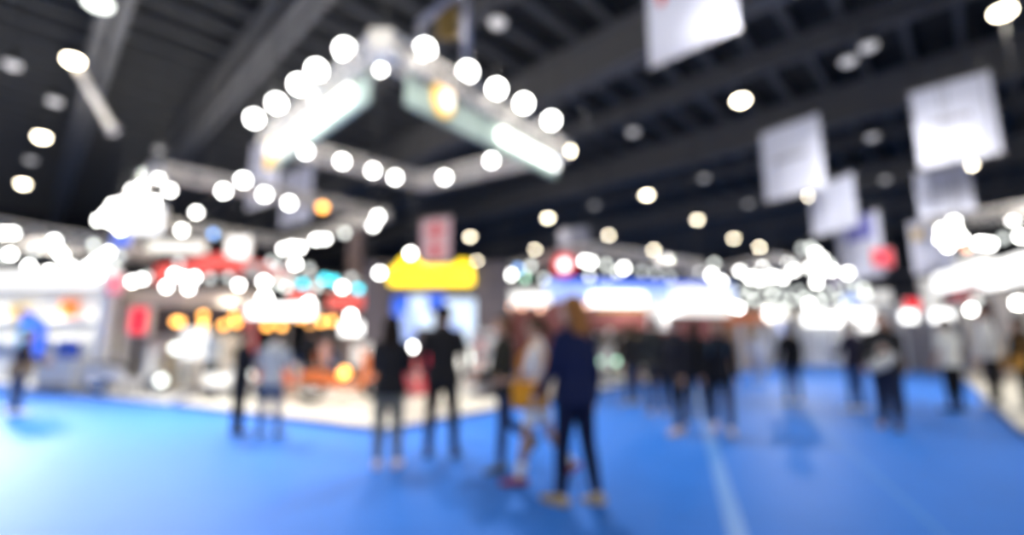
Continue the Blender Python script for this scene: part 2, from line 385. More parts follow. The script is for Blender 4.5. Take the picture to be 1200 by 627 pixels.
def lightbox(px0, px1, py0, py1, y, m, label, name='lightbox_sign', cat='sign', th=.12, y1=None, frame=True, hang=None, legs=False):
    a, b = at_y(px0, py1, y), at_y(px1, py1, y1 or y); z1 = at_y(px0, py0, y).z; b.z = a.z
    d = b - a; o = empty(name, a, zrot(d), label, cat); L = d.length; h = z1 - a.z
    MB().box((0, -th / 2, 0), (L, th / 2, h), None, min(.02, h * .2)).build('face', m, o)
    if frame:
        f = MB(); t = .025
        for z in (-t, h): f.box((-t, -th / 2 - .01, z), (L + t, th / 2 + .01, z + t))
        for x in (-t, L): f.box((x, -th / 2 - .01, 0), (x + t, th / 2 + .01, h))
        f.build('frame', M['alu'], o)
    if hang: 
        for x in (.08 * L, .92 * L): MB().bar((x, 0, h), (x, 0, ctop(a + d * (x / L)) - a.z), .012, 6).build('cable', M['cable'], o)
    if legs:
        for x in (.04 * L, .96 * L): MB().bar((x, 0, -a.z), (x, 0, 0), .04, 8).build('post', M['grey'], o)
    return o
lightbox(152, 190, 243, 274, 12.2, E_['white'], 'glowing white hanging sign among the bank of spotlights on the left truss', hang=12.7)
lightbox(133, 155, 276, 287, 12.1, E_['blue'], 'small deep blue lit sign below the bank of spotlights on the left', hang=12.7)
lightbox(172, 240, 283, 297, 15.5, E_['soft'], 'long pale greenish lit fascia hung above the red canopy', hang=12.7)
lightbox(266, 292, 279, 303, 15.6, E_['white'], 'short bright white lit panel hung above the red canopy', hang=12.7)

# ------------------------------------------------------------------ hanging banners
BC = []
def banner(bl, br, hb, ytop, label, marks=(), m='banner', back=False):
    a, b = at_h(*bl, hb), at_h(*br, hb); zt = at_y(bl[0], ytop, a.y).z; d = b - a
    o = empty('hanging_banner', a, zrot(d), label, 'banner'); L = d.length; h = zt - hb; BC.append(a + d * .5 + V((0, 0, h / 2)))
    mb = MB(); n = 14; vs = []; fs = []
    for s_ in (-1, 1):
        for i in range(n + 1):
            for j in (0, 1): vs.append((L * i / n, .02 * math.sin(i * .9) + s_ * .008, h * j))
    N = 2 * (n + 1)
    for i in range(n):
        fs += [(2 * i, 2 * i + 2, 2 * i + 3, 2 * i + 1), (N + 2 * i, N + 2 * i + 1, N + 2 * i + 3, N + 2 * i + 2), (2 * i, N + 2 * i, N + 2 * i + 2, 2 * i + 2), (2 * i + 1, 2 * i + 3, N + 2 * i + 3, N + 2 * i + 1)]
    fs += [(0, 1, N + 1, N), (2 * n, N + 2 * n, N + 2 * n + 1, 2 * n + 1)]
    mb.add(vs, fs).build('cloth', M[m] if isinstance(m, str) else m, o)
    for z in (0, h): MB().bar((-.05, 0, z), (L + .05, 0, z), .025, 8).build('rail', M['alu'], o)
    for x in (.1 * L, .9 * L): MB().bar((x, 0, h), (x, 0, ctop(a + d * (x / L)) - hb), .012, 6).build('cable', M['cable'], o)
    for nm, mm, x0, x1, z0, z1, rd in marks:
        mk = MB()
        if rd:
            mk.lathe([(1, 0), (1, .02)], 24, Matrix.Translation((L * (x0 + x1) / 2, -.045, h * (z0 + z1) / 2)) @ Matrix.Rotation(math.pi / 2, 4, 'X') @ Matrix.Diagonal((L * (x1 - x0) / 2, h * (z1 - z0) / 2, 1, 1)))
        else: mk.box((L * x0, -.06, h * z0), (L * x1, -.03, h * z1), None, 0)
        mk.build(nm, mm, o)
    return o
line = lambda x0, x1, z0, z1: ('print_line', M['ink'], x0, x1, z0, z1, False)
banner((762, 80), (866, 34), 8.2, -12, 'white hanging banner with a small red and blue mark, cut by the top edge',
       [('red_mark', M['red'], .14, .24, .68, .86, True), ('blue_mark', M['blue'], .20, .34, .78, .96, True), line(.38, .75, .84, .90)])
banner((898, 236), (968, 219), 7.4, 158, 'square white hanging banner with one grey line, hung by itself right of the middle', [line(.2, .75, .50, .56)])
banner((1078, 197), (1175, 178), 7.4, 110, 'largest white hanging banner, at the right under the roof', [line(.22, .72, .50, .57)])
banner((953, 277), (1006, 264), 6.2, 222, 'blank white hanging banner just below and right of the one with one grey line')
banner((986, 330), (1038, 322), 4.3, 262, 'small white hanging banner with a violet blue block, low on the right', [('blue_block', mat('violet_print', (.22, .22, .60), .8), .25, .85, .62, .98, False)])
banner((1078, 256), (1144, 246), 6.2, 204, 'white hanging banner directly beneath the largest one', [line(.2, .8, .5, .55)])
banner((1072, 322), (1120, 316), 4.3, 262, 'lowest white hanging banner in the right column, with a yellow patch', [('yellow_patch', M['yellowbox'], .1, .35, .65, .85, False)])
banner((289, 246), (324, 236), 7.6, 172, 'grey lavender hanging banner below the left end of the square truss', m=mat('lavender_cloth', (.62, .62, .74), .8))
banner((328, 267), (363, 258), 7.4, 205, 'lavender hanging banner in front of the second truss', m=mat('lavender_pale_cloth', (.66, .66, .78), .8))
banner((656, 297), (690, 294), 7.4, 270, 'small grey hanging banner with a dark mark above the round red sign', [('dark_mark', M['black'], .4, .62, .3, .62, False)], m=mat('grey_cloth', (.35, .35, .42), .8))
rb = mat('rose_cloth', (.75, .50, .53), .8)
banner((493, 307), (527, 305), 5.6, 258, 'rose and white hanging banner with red marks above the yellow sign',
       [('red_mark', M['red'], .42, .60, .52, .92, False), ('red_mark', M['red'], .22, .80, .68, .76, False), ('red_mark', M['red'], .42, .60, .06, .42, False), ('red_mark', M['red'], .22, .80, .20, .27, False)], m=rb)

# ------------------------------------------------------------------ booths
def poly_platform(name, pts, h, m, label, cat='platform'):
    pts = [V(p) for p in pts]; n = len(pts); o = empty(name, (pts[0].x, pts[0].y, 0), 0, label, cat); O = o.location
    ctr = sum((V((p.x, p.y, 0)) for p in pts), V()) / n
    ins = [V((p.x, p.y, 0)) + (ctr - V((p.x, p.y, 0))).normalized() * .05 for p in pts]
    MB().add([V((p.x, p.y, 0)) - O for p in ins] + [V((p.x, p.y, h)) - O for p in ins], [tuple(range(n))[::-1], tuple(range(n, 2 * n))] + [(k, (k + 1) % n, n + (k + 1) % n, n + k) for k in range(n)]).build('deck', m, o)
    e = MB()
    for k in range(n):
        a, b = ins[k] - O, ins[(k + 1) % n] - O; e.bar(a + V((0, 0, h * .5)), b + V((0, 0, h * .5)), h * .62, 4)
    e.build('edge_strip', M['edge'], o); return o
C0 = fl(450, 508)
poly_platform('booth_platform', [C0, V((3.3, 14.1, 0)), V((-1.5, 18.5, 0)), V((-9.6, 17.0, 0)), V((-6.75, 9.86, 0))], .08, M['cream'], 'low cream platform of the corner booth with its corner towards the aisle')
poly_platform('booth_platform', [V((-6.95, 10.0, 0)), V((-9.75, 17.1, 0)), V((-22, 22, 0)), V((-20, 17.2, 0))], .06, M['white'], 'low white platform of the white booth at the left')
poly_platform('booth_platform', [V((4.2, 14.6, 0)), V((9.5, 20, 0)), V((5, 24, 0)), V((0, 19, 0))], .08, M['cream'], 'low cream platform of the blue lit booth right of the middle')
poly_platform('booth_platform', [fl(1200, 512), V((10.6, 5.8, 0)), V((20, 16, 0)), fl(1122, 438)], .08, M['cream'], 'cream platform edge running along the aisle at the right')

# white booth, left
P = lambda px, y: at_y(px, 400, y)
o = empty('white_booth', (-14.5, 14.6, .06), 0, 'white display booth with a glowing fascia at the left edge', 'booth')
panel('back_wall', P(-60, 16.5), P(132, 14.8), .06, 3.3, M['white'], o, .12)
panel('fascia', P(-60, 13.6), P(128, 12.9), 2.75, 3.3, E_['soft'], o, .15)
panel('side_wall', P(116, 12.9), P(122, 14.7), .06, 2.75, M['beige'], o, .1)
panel('shelf_panel', P(-40, 16.0), P(106, 14.8), 1.9, 2.02, M['white'], o, .4)
panel('shelf_panel', P(-40, 16.0), P(106, 14.8), 1.25, 1.37, M['white'], o, .4)
panel('lit_panel', P(-60, 16.42), P(112, 14.93), 2.2, 2.7, E_['faint'], o, .05)
bq = P(122, 12.8); MB().box((-.14, -.14, .06), (.14, .14, 3.0), Matrix.Translation((bq.x - o.location.x, bq.y - o.location.y, -.06)), .02).build('column', M['white'], o)
def carton(px, py0, py1, y, w, m, label, group=None, name='carton', rz=.3, zf=None):
    a = at_y(px, py1, y); h = at_y(px, py0, y).z - a.z; a.z = zf or a.z
    o = empty(name, a, rz, label, 'box', group)
    MB().box((-w / 2, -w / 3, 0), (w / 2, w / 3, h), None, .02).build('body', m, o); MB().box((-w / 2 - .006, -w / 3 - .006, h), (w / 2 + .006, w / 3 + .006, h + .03), None, .008).build('lid', m, o); return o
carton(80, 349, 369, 14.98, .42, M['orange'], 'orange display box on the upper shelf of the white booth', rz=-.25, zf=2.022)
carton(22, 352, 367, 15.42, .42, M['yellowbox'], 'tan display box at the left of the upper shelf in the white booth', rz=-.25, zf=2.022)
def counter(px0, px1, py_top, y0, y1, m, label, top=None, depth=.6, name='counter', base=.08):
    a, b = P(px0, y0), P(px1, y1); a.z = b.z = base; d = b - a; h = at_y(px0, py_top, y0).z - base
    o = empty(name, a, zrot(d), label, 'counter'); L = d.length
    MB().box((.04, .04, 0), (L - .04, depth - .04, h - .05), None, .02).build('body', m, o)
    MB().box((0, 0, h - .05), (L, depth, h), None, .015).build('top', top or M['white'], o)
    MB().box((.08, .0, .05), (L - .08, .05, .14), None, .01).build('plinth', M['grey'], o); return o
counter(44, 89, 420, 12.5, 12.4, M['white'], 'white counter with blue cartons in the white booth at the left')
for i, (px, mm, nm) in enumerate([(50, M['bluebox'], 'blue carton on the white counter, nearest the left end'), (63, M['white'], 'white carton between two blue ones on the white counter'), (74, M['bluebox'], 'blue carton on the white counter beside the white carton'), (84, M['blue'], 'deep blue carton at the right end of the white counter')]):
    carton(px, 399 + 3 * (i % 2), 419.5, 12.75, .28, mm, nm)
counter(98, 122, 430, 12.25, 12.15, M['white'], 'plain low white counter in front of the white column', depth=.35)
o = lightbox(152, 174, 361, 391, 12.2, E_['red'], 'bright red square lit sign on the white column', th=.15, legs=True)
lightbox(127, 145, 323, 344, 12.6, emi('lit_pink', (1, .25, .3), .9), 'small pink and red lit sign on top of the white column', legs=False)
truss_loop([at_y(-40, 258, 13.4), at_y(146, 291, 13.0), at_y(170, 300, 15.5), at_y(-40, 282, 17)], 'pale lighting truss over the white booth at the left', s=.3)
for px, py, k in [(15, 273, 'hot'), (12, 298, 'hot'), (64, 282, 'hot'), (73, 300, 'hot'), (68, 293, 'hot'), (110, 287, 'mid'), (127, 296, 'hot'), (34, 312, 'hot'), (58, 318, 'hot'), (83, 313, 'hot'), (88, 322, 'hot'), (98, 319, 'hot'), (104, 312, 'hot'), (115, 322, 'hot'), (112, 306, 'hot'), (120, 302, 'hot'), (5, 273, 'hot'), (3, 300, 'mid')]:
    spot(at_y(px, py, 12.6), k, .11, 'white spotlight crowded on the truss over the white booth', 'spotlights over the white booth')
for px, py in [(40, 294), (140, 300), (133, 312)]:
    spot(at_y(px, py, 12.4), 'dim', .12, 'dim grey spotlight among the bright ones over the white booth', 'dim spotlights over the white booth')
# blue flag sign beside the person at the left edge
b_ = fl(8, 480); o = empty('flag_sign', b_, 0, 'blue and cyan upright flag sign at the left edge', 'flag')
MB().lathe([(.22, 0), (.22, .03), (.05, .05)], 20).build('base', M['black'], o); MB().bar((0, 0, .03), (0, 0, 1.95), .018, 8).build('pole', M['chrome'], o)
mb = MB(); prof = [(0, .95), (.50, 1.0), (.54, 1.55), (.42, 1.75), (.2, 1.86), (0, 1.9)]
mb.add([(x, -.012, z) for x, z in prof] + [(x, .012, z) for x, z in prof], [tuple(range(6)), tuple(range(6, 12))[::-1]] + [(k, (k + 1) % 6, 6 + (k + 1) % 6, 6 + k) for k in range(6)]).build('cloth', E_['deep'], o)
MB().box((.03, -.03, 1.2), (.28, -.018, 1.6)).build('cyan_print', E_['cyan'], o)

# red canopy booth
o = empty('red_booth', (-7.6, 14.5, .08), 0, 'booth with a folded red canopy band and dark interior, left of the middle', 'booth')
O = o.location
def ribbon(pts, z0z1, th, m, name):
    mb = MB(); n = len(pts); vs = []
    for s_ in (0, th):
        for p, (z0, z1) in zip(pts, z0z1): vs += [V((p.x, p.y + s_, z0)) - O, V((p.x, p.y + s_, z1)) - O]
    N = 2 * n; fs = []
    for i in range(n - 1):
        fs += [(2 * i, 2 * i + 2, 2 * i + 3, 2 * i + 1), (N + 2 * i, N + 2 * i + 1, N + 2 * i + 3, N + 2 * i + 2), (2 * i, N + 2 * i, N + 2 * i + 2, 2 * i + 2), (2 * i + 1, 2 * i + 3, N + 2 * i + 3, N + 2 * i + 1)]
    fs += [(0, 1, N + 1, N), (N - 2, 2 * N - 2, 2 * N - 1, N - 1)]
    return mb.add(vs, fs).build(name, m, o)
q = [(172, 332, 312, 14), (222, 322, 303, 14), (246, 316, 297, 14.2), (290, 326, 306, 15), (330, 332, 313, 15.6)]
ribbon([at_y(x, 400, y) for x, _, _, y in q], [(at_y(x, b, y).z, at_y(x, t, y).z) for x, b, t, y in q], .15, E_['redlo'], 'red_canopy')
ribbon([at_y(x, 400, 13.8) for x in (143, 240, 300)], [(at_y(x, 358, 13.8).z, at_y(x, 338, 13.8).z) for x in (143, 240, 300)], .3, M['beige'], 'soffit')
panel('back_wall', P(150, 16.6), P(300, 16.8), .08, 3.1, M['grey'], o, .12)
panel('dark_panel', P(166, 15.5), P(292, 15.7), 1.5, 2.6, M['darkbooth'], o, .08)
panel('side_wall', P(143, 13.8), P(151, 16.5), .08, 2.4, M['white'], o, .1)
panel('red_panel', P(280, 15.2), P(300, 15.3), .9, 2.55, M['redpaint'], o, .08)
for px, py in [(155, 330), (167, 327), (195, 336), (204, 322), (215, 325), (221, 338), (228, 325), (280, 334)]:
    spot(at_y(px, py, 12.9), 'hot', .11, 'white spotlight under the red canopy band', 'bright spotlights under the red canopy')
for px, py in [(173, 324), (246, 326), (268, 325), (210, 308)]:
    spot(at_y(px, py, 12.9), 'dim', .12, 'dim spotlight in front of the red canopy band', 'dim spotlights at the red canopy')
def pendant(px, py, y, label, group):
    p = at_y(px, py, y); o = empty('pendant_lamp', p, 0, label, 'lamp', group)
    MB().ball((0, 0, 0), .085, 16, 10).build('globe', L_['amber'], o, True); MB().lathe([(.02, .075), (.05, .085), (.04, .2), (.012, .21)], 12).build('cap', M['black'], o)
    MB().bar((0, 0, .2), (0, 0, 2.55 - p.z if p.z < 2.2 else .6), .006, 5).build('cord', M['cable'], o)
for px, py in [(206, 377), (211, 377), (238, 370), (238, 381), (262, 381), (275, 371), (277, 378)]: pendant(px, py, 13.2, 'round amber globe lamp glowing inside the dark red booth', 'amber globes in the red booth')
for px, py in [(313, 382), (330, 382), (352, 373), (365, 381), (377, 377), (389, 376)]: pendant(px, py, 12.9, 'round amber globe lamp below the long white lit fascia', 'amber globes below the white fascia')
lightbox(292, 370, 357, 372, 12.6, E_['strong'], 'long glowing white fascia above the amber globes', legs=True, th=.2)
spot(at_y(310, 350, 12.5), 'hot', .17, 'large white lamp on top of the left end of the long white fascia')
spot(at_y(362, 356, 12.5), 'hot', .14, 'white lamp at the right end of the long white fascia')
lightbox(400, 428, 378, 392, 12.8, E_['strong'], 'short glowing white sign left of the dark booth wall', legs=True)
spot(at_y(411, 370, 12.7), 'hot', .13, 'white lamp above the short white sign left of the dark booth')
lightbox(385, 429, 347, 361, 14, E_['redlo'], 'wide red lit sign beside the dark booth wall', legs=True)
lightbox(340, 366, 341, 353, 14.5, E_['redlo'], 'narrow red lit sign above the long white fascia', legs=True)
truss_loop([at_y(296, 318, 13.6), at_y(432, 338, 13.4)], 'single straight truss bar carrying coloured spotlights left of the dark booth', closed=False, s=.3)
for px, py, k in [(309, 330, 'hot'), (325, 332, 'mid'), (336, 337, 'mid'), (372, 334, 'dim'), (401, 337, 'hot'), (346, 309, 'hot'), (326, 312, 'dim'), (362, 315, 'dim'), (412, 326, 'dim'), (318, 306, 'dim'), (370, 338, 'dim'), (340, 326, 'dim')]:
    spot(at_y(px, py, 12.9), k, .12, dict(hot='bright white spotlight on the straight truss bar left of the dark booth', mid='softly lit spotlight on the straight truss bar left of the dark booth', dim='dim grey spotlight on the straight truss bar left of the dark booth')[k], k + ' spotlights on the straight truss bar')
for px, py in [(380, 327), (391, 329), (420, 339), (355, 333)]:
    spot(at_y(px, py, 12.8), 'teal', .12, 'teal blue spotlight on the straight truss bar left of the dark booth', 'teal spotlights on the straight truss bar')
p = P(412, 15); o = empty('mast', (p.x, p.y, .08), 0, 'brown grey square mast rising left of the dark booth', 'mast')
zt = at_y(412, 268, 15).z
MB().box((-.2, -.2, 0), (.2, .2, zt - .08), None, .02).build('column', mat('mast_brown', (.16, .11, .10), .6), o)
MB().box((-.3, -.3, zt - .16), (.3, .3, zt - .08), None, .02).build('cap_plate', M['grey'], o); MB().box((-.35, -.35, 0), (.35, .35, .06), None, .01).build('base_plate', M['grey'], o)

# dark booth with yellow sign
YD = 12.6
o = empty('dark_booth', (P(510, YD).x, YD, .08), 0, 'dark grey booth wall with a bright blue screen recess below the yellow sign', 'booth')
panel('left_wall', P(427, YD), P(456, YD), .08, 3.35, M['darkbooth'], o, .5)
panel('right_wall', P(560, YD), P(597, YD), .08, 3.35, M['darkbooth'], o, .5)
panel('header', P(456, YD), P(560, YD), 2.55, 3.35, M['darkbooth'], o, .5)
panel('recess_wall', P(450, YD + 1.2), P(566, YD + 1.2), .08, 2.9, M['darkbooth'], o, .1)
ZL = lambda py, y: at_y(510, py, y).z
def scr(px0, px1, py0, py1, m, nm='screen_tile', y=YD + 1.0): 
    return panel(nm, P(px0, y), P(px1, y), ZL(py1, y), ZL(py0, y), m, o, .08, .015)
for a in [(452, 478, 348, 364, 'deep'), (478, 500, 346, 366, 'screen'), (500, 521, 344, 360, 'deep'), (521, 557, 350, 378, 'screen'), (470, 488, 366, 386, 'sky'), (488, 508, 366, 384, 'screen'), (472, 486, 386, 404, 'sky'), (541, 557, 378, 402, 'screen'), (525, 541, 378, 386, 'sky'), (456, 470, 364, 372, 'blue')]:
    scr(*a[:4], E_[a[4]])
scr(486, 541, 386, 404, M['darkbooth'], 'screen_bezel')
spot(at_y(483, 407, YD - .2), 'hot', .11, 'round white lamp low in front of the blue screen of the dark booth')
# yellow sign
a = at_y(455, 334, YD - .45); b = at_y(556, 334, YD - .45); u = (b.x - a.x) / 101
o = empty('yellow_sign', a, 0, 'bright yellow lit sign with a raised hump at each end on the dark booth', 'sign')
prof = [(3, 0), (97, 0), (100, 4), (98, 18), (95, 27), (89, 29), (82, 28), (78, 22), (40, 22), (36, 28), (28, 33), (19, 33), (13, 28), (10, 22), (3, 18), (0, 8)]
n = len(prof); mb = MB()
mb.add([(x * u, -.12, z * u) for x, z in prof] + [(x * u, .12, z * u) for x, z in prof], [tuple(range(n)), tuple(range(n, 2 * n))[::-1]] + [(k, (k + 1) % n, n + (k + 1) % n, n + k) for k in range(n)]).build('lit_face', E_['yellow'], o)
MB().bar((20 * u, .12, 8 * u), (20 * u, .195, 8 * u), .03, 8).bar((80 * u, .12, 8 * u), (80 * u, .195, 8 * u), .03, 8).build('wall_bracket', M['cable'], o)
for px, py, nm in [(445, 320, 'white spotlight left of the yellow sign'), (481, 297, 'white spotlight above the hump of the yellow sign')]:
    spot(at_y(px, py, YD - .6), 'hot', .12, nm)

# blue lit booth right of the middle
YB = 17
o = empty('blue_lit_booth', (P(725, YB).x, YB, .08), 0, 'booth with a blue and white lit header and red brown walls, right of the middle', 'booth')
panel('back_wall', P(596, YB + 2.5), P(850, YB + 3.5), .08, 3.0, M['redwood'], o, .12)
panel('side_wall', P(596, YB + .2), P(596, YB + 2.4), .08, 3.0, M['beige'], o, .12)
ZB = lambda py, y=YB: at_y(700, py, y).z
panel('header', P(640, YB), P(862, YB + 1.6), ZB(352), ZB(327), E_['sky'], o, .25)
panel('header', P(594, YB), P(640, YB), ZB(358), ZB(338), E_['faint'], o, .25)
panel('blue_band', P(655, YB - .2), P(850, YB + 1.3), ZB(334), ZB(327), E_['blue'], o, .1)
panel('lit_letter_strip', P(692, YB - .25), P(758, YB - .1), ZB(359), ZB(344), E_['strong'], o, .12, .04)
panel('lit_letter_strip', P(600, YB - .25), P(645, YB - .25), ZB(357), ZB(346), E_['white'], o, .12, .04)
panel('gold_edge', P(700, YB - .1), P(760, YB), ZB(364), ZB(360), M['yellowbox'], o, .1)
panel('red_header', P(596, YB + .4), P(760, YB + .6), ZB(385), ZB(364), M['redwood'], o, .1)
panel('white_pier', P(792, YB + .6), P(856, YB + 1.0), ZB(368), ZB(334), E_['soft'], o, .3)
panel('white_pier', P(763, YB + .6), P(790, YB + .8), ZB(385), ZB(350), E_['faint'], o, .3)
panel('lit_tail', P(781, YB + .4), P(797, YB + .4), ZB(378), ZB(358), E_['strong'], o, .12, .04)
for px, py in [(597, 359), (612, 359), (633, 361), (687, 357)]:
    spot(at_y(px, py, YB - .5), 'peach', .13, 'small peach coloured lamp under the blue lit header', 'peach lamps under the blue lit header')
for px, py, k in [(703, 424, 'green'), (723, 424, 'green'), (714, 389, 'peach'), (716, 408, 'peach'), (695, 375, 'peach')]:  # green pair glows in place of lights reflected in chrome
    spot(at_y(px, py, YB + .8), {'green': 'green', 'peach': 'off'}[k] if k == 'green' else 'off', .15, 'small glowing glint disc on the dark shelves of the red brown booth', 'glowing glint discs in the red brown booth')
# round red sign
p = at_y(661, 311, 17.5); o = empty('round_sign', p, 0, 'round red lit sign with a white centre above the blue lit booth', 'sign')
R90 = Matrix.Rotation(math.pi / 2, 4, 'X')
MB().lathe([(.36, -.1), (.4, -.06), (.4, .08), (.36, .1)], 28, R90).build('red_rim', E_['red'], o); MB().lathe([(.20, .08), (.20, .13), (.18, .14)], 28, R90).build('white_centre', E_['strong'], o)
MB().bar((0, 0, .38), (0, 0, ctop(p) - p.z), .012, 6).build('cable', M['cable'], o)
truss_loop([at_y(588, 318, 19), at_y(690, 292, 17.5), at_y(818, 312, 20.5)], 'pale lighting truss with a forward corner above the blue lit booth', closed=False)
for px, py, k in [(590, 325, 'mid'), (598, 322, 'hot'), (588, 337, 'dim'), (607, 315, 'blue'), (615, 325, 'green'), (622, 312, 'mid'), (638, 327, 'mid'), (685, 306, 'hot'), (692, 307, 'hot'), (710, 310, 'mid'), (731, 314, 'hot'), (724, 319, 'mid'), (691, 324, 'mid'), (712, 328, 'dim'), (752, 318, 'dim'), (768, 320, 'dim'), (785, 325, 'dim'), (666, 331, 'dim'), (576, 323, 'dim')]:
    n_ = dict(hot='bright white', mid='softly lit white', dim='dim grey', blue='blue', green='pale green')[k]
    spot(at_y(px, py, 17.2), k, .15, n_ + ' spotlight on the truss above the blue lit booth', n_ + ' spotlights above the blue lit booth')

# far booths, right
YF = 24
truss_loop([at_y(805, 325, 26), at_y(905, 303, 22.5), at_y(1000, 322, 25)], 'far lighting truss loaded with white spotlights, right of the middle', closed=False)
for px, py, k in [(820, 316, 'hot'), (837, 309, 'mid'), (834, 322, 'hot'), (845, 330, 'hot'), (851, 336, 'hot'), (842, 341, 'hot'), (838, 333, 'hot'), (867, 317, 'hot'), (893, 311, 'hot'), (913, 301, 'mid'), (924, 309, 'hot'), (879, 325, 'hot'), (891, 327, 'hot'), (905, 324, 'hot'), (917, 326, 'hot'), (930, 317, 'hot'), (940, 291, 'dim'), (950, 290, 'mid'), (956, 297, 'hot'), (963, 303, 'hot'), (971, 309, 'mid'), (949, 314, 'hot'), (960, 320, 'hot'), (957, 331, 'hot'), (975, 317, 'hot'), (993, 320, 'hot'), (941, 308, 'mid'), (815, 333, 'mid'), (865, 341, 'dim'), (880, 340, 'mid'), (898, 338, 'mid'), (918, 337, 'dim'), (936, 341, 'dim'), (806, 342, 'dim'), (822, 341, 'mid'), (830, 347, 'dim'), (852, 348, 'mid'), (873, 349, 'dim'), (884, 352, 'mid'), (905, 345, 'mid'), (915, 349, 'dim'), (927, 352, 'mid'), (943, 349, 'mid'), (957, 346, 'dim'), (962, 353, 'mid'), (978, 338, 'dim'), (984, 351, 'mid'), (990, 333, 'dim'), (1003, 341, 'dim'), (1015, 346, 'mid'), (900, 360, 'mid'), (917, 362, 'mid'), (858, 359, 'hot'), (866, 361, 'hot'), (826, 350, 'dim'), (868, 377, 'peach'), (829, 388, 'rose'), (948, 357, 'hot'), (970, 343, 'dim'), (1012, 338, 'mid'), (1000, 330, 'dim')]:
    n_ = dict(hot='bright white', mid='softly lit white', dim='dim grey', peach='peach coloured', rose='violet pink')[k]
    spot(at_y(px, py, YF + (px * 7 + py * 13) % 11 * .11 - .6), k, .19, n_ + ' spotlight in the dense far cluster right of the middle', n_ + ' spotlights in the dense far cluster')
YG = 25.5
lightbox(941, 985, 368, 380, YG, E_['strong'], 'long glowing white sign low in the far right cluster', legs=True)
lightbox(1000, 1027, 364, 375, YG, E_['strong'], 'second glowing white sign, right of the long one', legs=True)
lightbox(1004, 1028, 379, 387, YG + .16, E_['white'], 'small white lit sign below the second glowing white sign', legs=True)
lightbox(896, 922, 360, 375, YG, E_['soft'], 'white lit panel left of the long glowing sign', legs=True)
lightbox(912, 926, 378, 391, YG - .3, E_['sky'], 'small pale blue lit panel below the white lit panel', legs=True)
lightbox(988, 1006, 345, 357, YG - .16, E_['sky'], 'small sky blue lit panel above the second glowing white sign', legs=True)
lightbox(970, 986, 327, 337, YG - .32, E_['violet'], 'small violet lit panel beside the far cluster', legs=True)
lightbox(1008, 1044, 340, 356, YG + .32, E_['faint'], 'wide faintly lit panel behind the second white sign', legs=True)
lightbox(1055, 1074, 365, 377, 20, E_['strong'], 'white round cornered lit sign beside the small red sign', legs=True)
lightbox(1090, 1116, 364, 377, 19, E_['strong'], 'white lit sign before the dark gap in the right hand booths', legs=True)
lightbox(1060, 1078, 351, 364, 20.5, E_['red'], 'small red lit sign in the gap of the right hand booths', legs=True)
lightbox(1082, 1103, 327, 360, 19.5, E_['faint'], 'upright faintly lit white panel in the right hand booths', legs=True)
lightbox(1022, 1046, 292, 312, 20, emi('lit_rose', (1, .1, .14), .8), 'round cornered red lit sign hung below the small banners', hang=12.7)
# backdrop booths behind the crowd
def backdrop(px0, px1, y0, y1, ztop, m, label, strip=None):
    a, b = P(px0, y0), P(px1, y1); o = empty('backdrop_booth', (a.x, a.y, 0), 0, label, 'booth')
    panel('back_wall', a, b, 0, ztop, m, o, .2); d = (b - a).normalized(); n_ = V((d.y, -d.x, 0))
    panel('fascia', a + n_ * .9, b + n_ * .9, ztop - .5, ztop, strip or M['white'], o, .15)
    for t in (.02, .5, .98):
        c = lerp(a, b, t) + n_ * .9; MB().box((-.09, -.09, 0), (.09, .09, ztop - .5), Matrix.Translation((c.x - a.x, c.y - a.y, 0)), .015).build('post', M['white'], o)
    return o
backdrop(862, 935, 27.5, 27.5, 3.0, M['beige'], 'far beige booth behind the crowd, right of the blue lit booth', M['beige'])
backdrop(936, 1050, 27, 27, 3.2, M['white'], 'far white booth behind the crowd under the far cluster')
backdrop(1050, 1130, 23, 22, 3.0, M['grey'], 'grey booth behind the crowd at the right')
backdrop(820, 880, 22, 23, 2.6, M['wood'], 'brown booth between the blue lit booth and the beige one', M['orange'])
# right hand booth
o = empty('bright_booth', (P(1165, 14).x, 14, .08), 0, 'bright white booth with big glowing fascias at the right edge', 'booth')
ZR = lambda px, py, y: at_y(px, py, y).z
panel('fascia', P(1164, 14), P(1225, 11.5), ZR(1164, 340, 14), ZR(1164, 313, 14), E_['white'], o, .25, .05)
panel('fascia', P(1108, 17), P(1166, 14.4), ZR(1108, 342, 17), ZR(1108, 322, 17), E_['white'], o, .25, .05)
panel('fascia', P(1138, 16), P(1175, 14.6), ZR(1138, 322, 16), ZR(1138, 302, 16), E_['faint'], o, .25, .05)
panel('back_wall', P(1135, 18.5), P(1230, 14.5), .08, 3.0, M['beige'], o, .15)
panel('red_band', P(1120, 16.8), P(1152, 15.4), ZR(1120, 354, 16.8), ZR(1120, 345, 16.8), M['redpaint'], o, .15)
panel('pier', P(1152, 15.2), P(1164, 14.7), .08, 2.6, M['darkbooth'], o, .3)
truss_loop([at_y(1096, 262, 18), at_y(1215, 244, 11.5)], 'pale truss over the bright booth at the right edge', closed=False)
for px, py, k in [(1118, 260, 'hot'), (1104, 269, 'hot'), (1103, 280, 'hot'), (1111, 288, 'hot'), (1121, 272, 'hot'), (1126, 279, 'hot'), (1115, 280, 'hot'), (1187, 257, 'hot'), (1196, 277, 'hot'), (1147, 285, 'hot'), (1160, 286, 'hot'), (1133, 290, 'peach'), (1176, 279, 'dim'), (1153, 285, 'hot')]:
    n_ = dict(hot='bright white', dim='dim grey', peach='peach coloured')[k]
    spot(at_y(px, py, 13), k, .13, n_ + ' spotlight on the truss over the bright right booth', n_ + ' spotlights over the bright right booth')
spot(at_y(1138, 363, 13.6), 'hot', .13, 'round white lamp below the red band of the bright right booth')
spot(at_y(1144, 352, 13.8), 'dim', .14, 'dim round lamp beside the red band of the bright right booth')
spot(at_y(1193, 355, 12.5), 'hot', .15, 'white lamp at the right edge below the big glowing fascia')

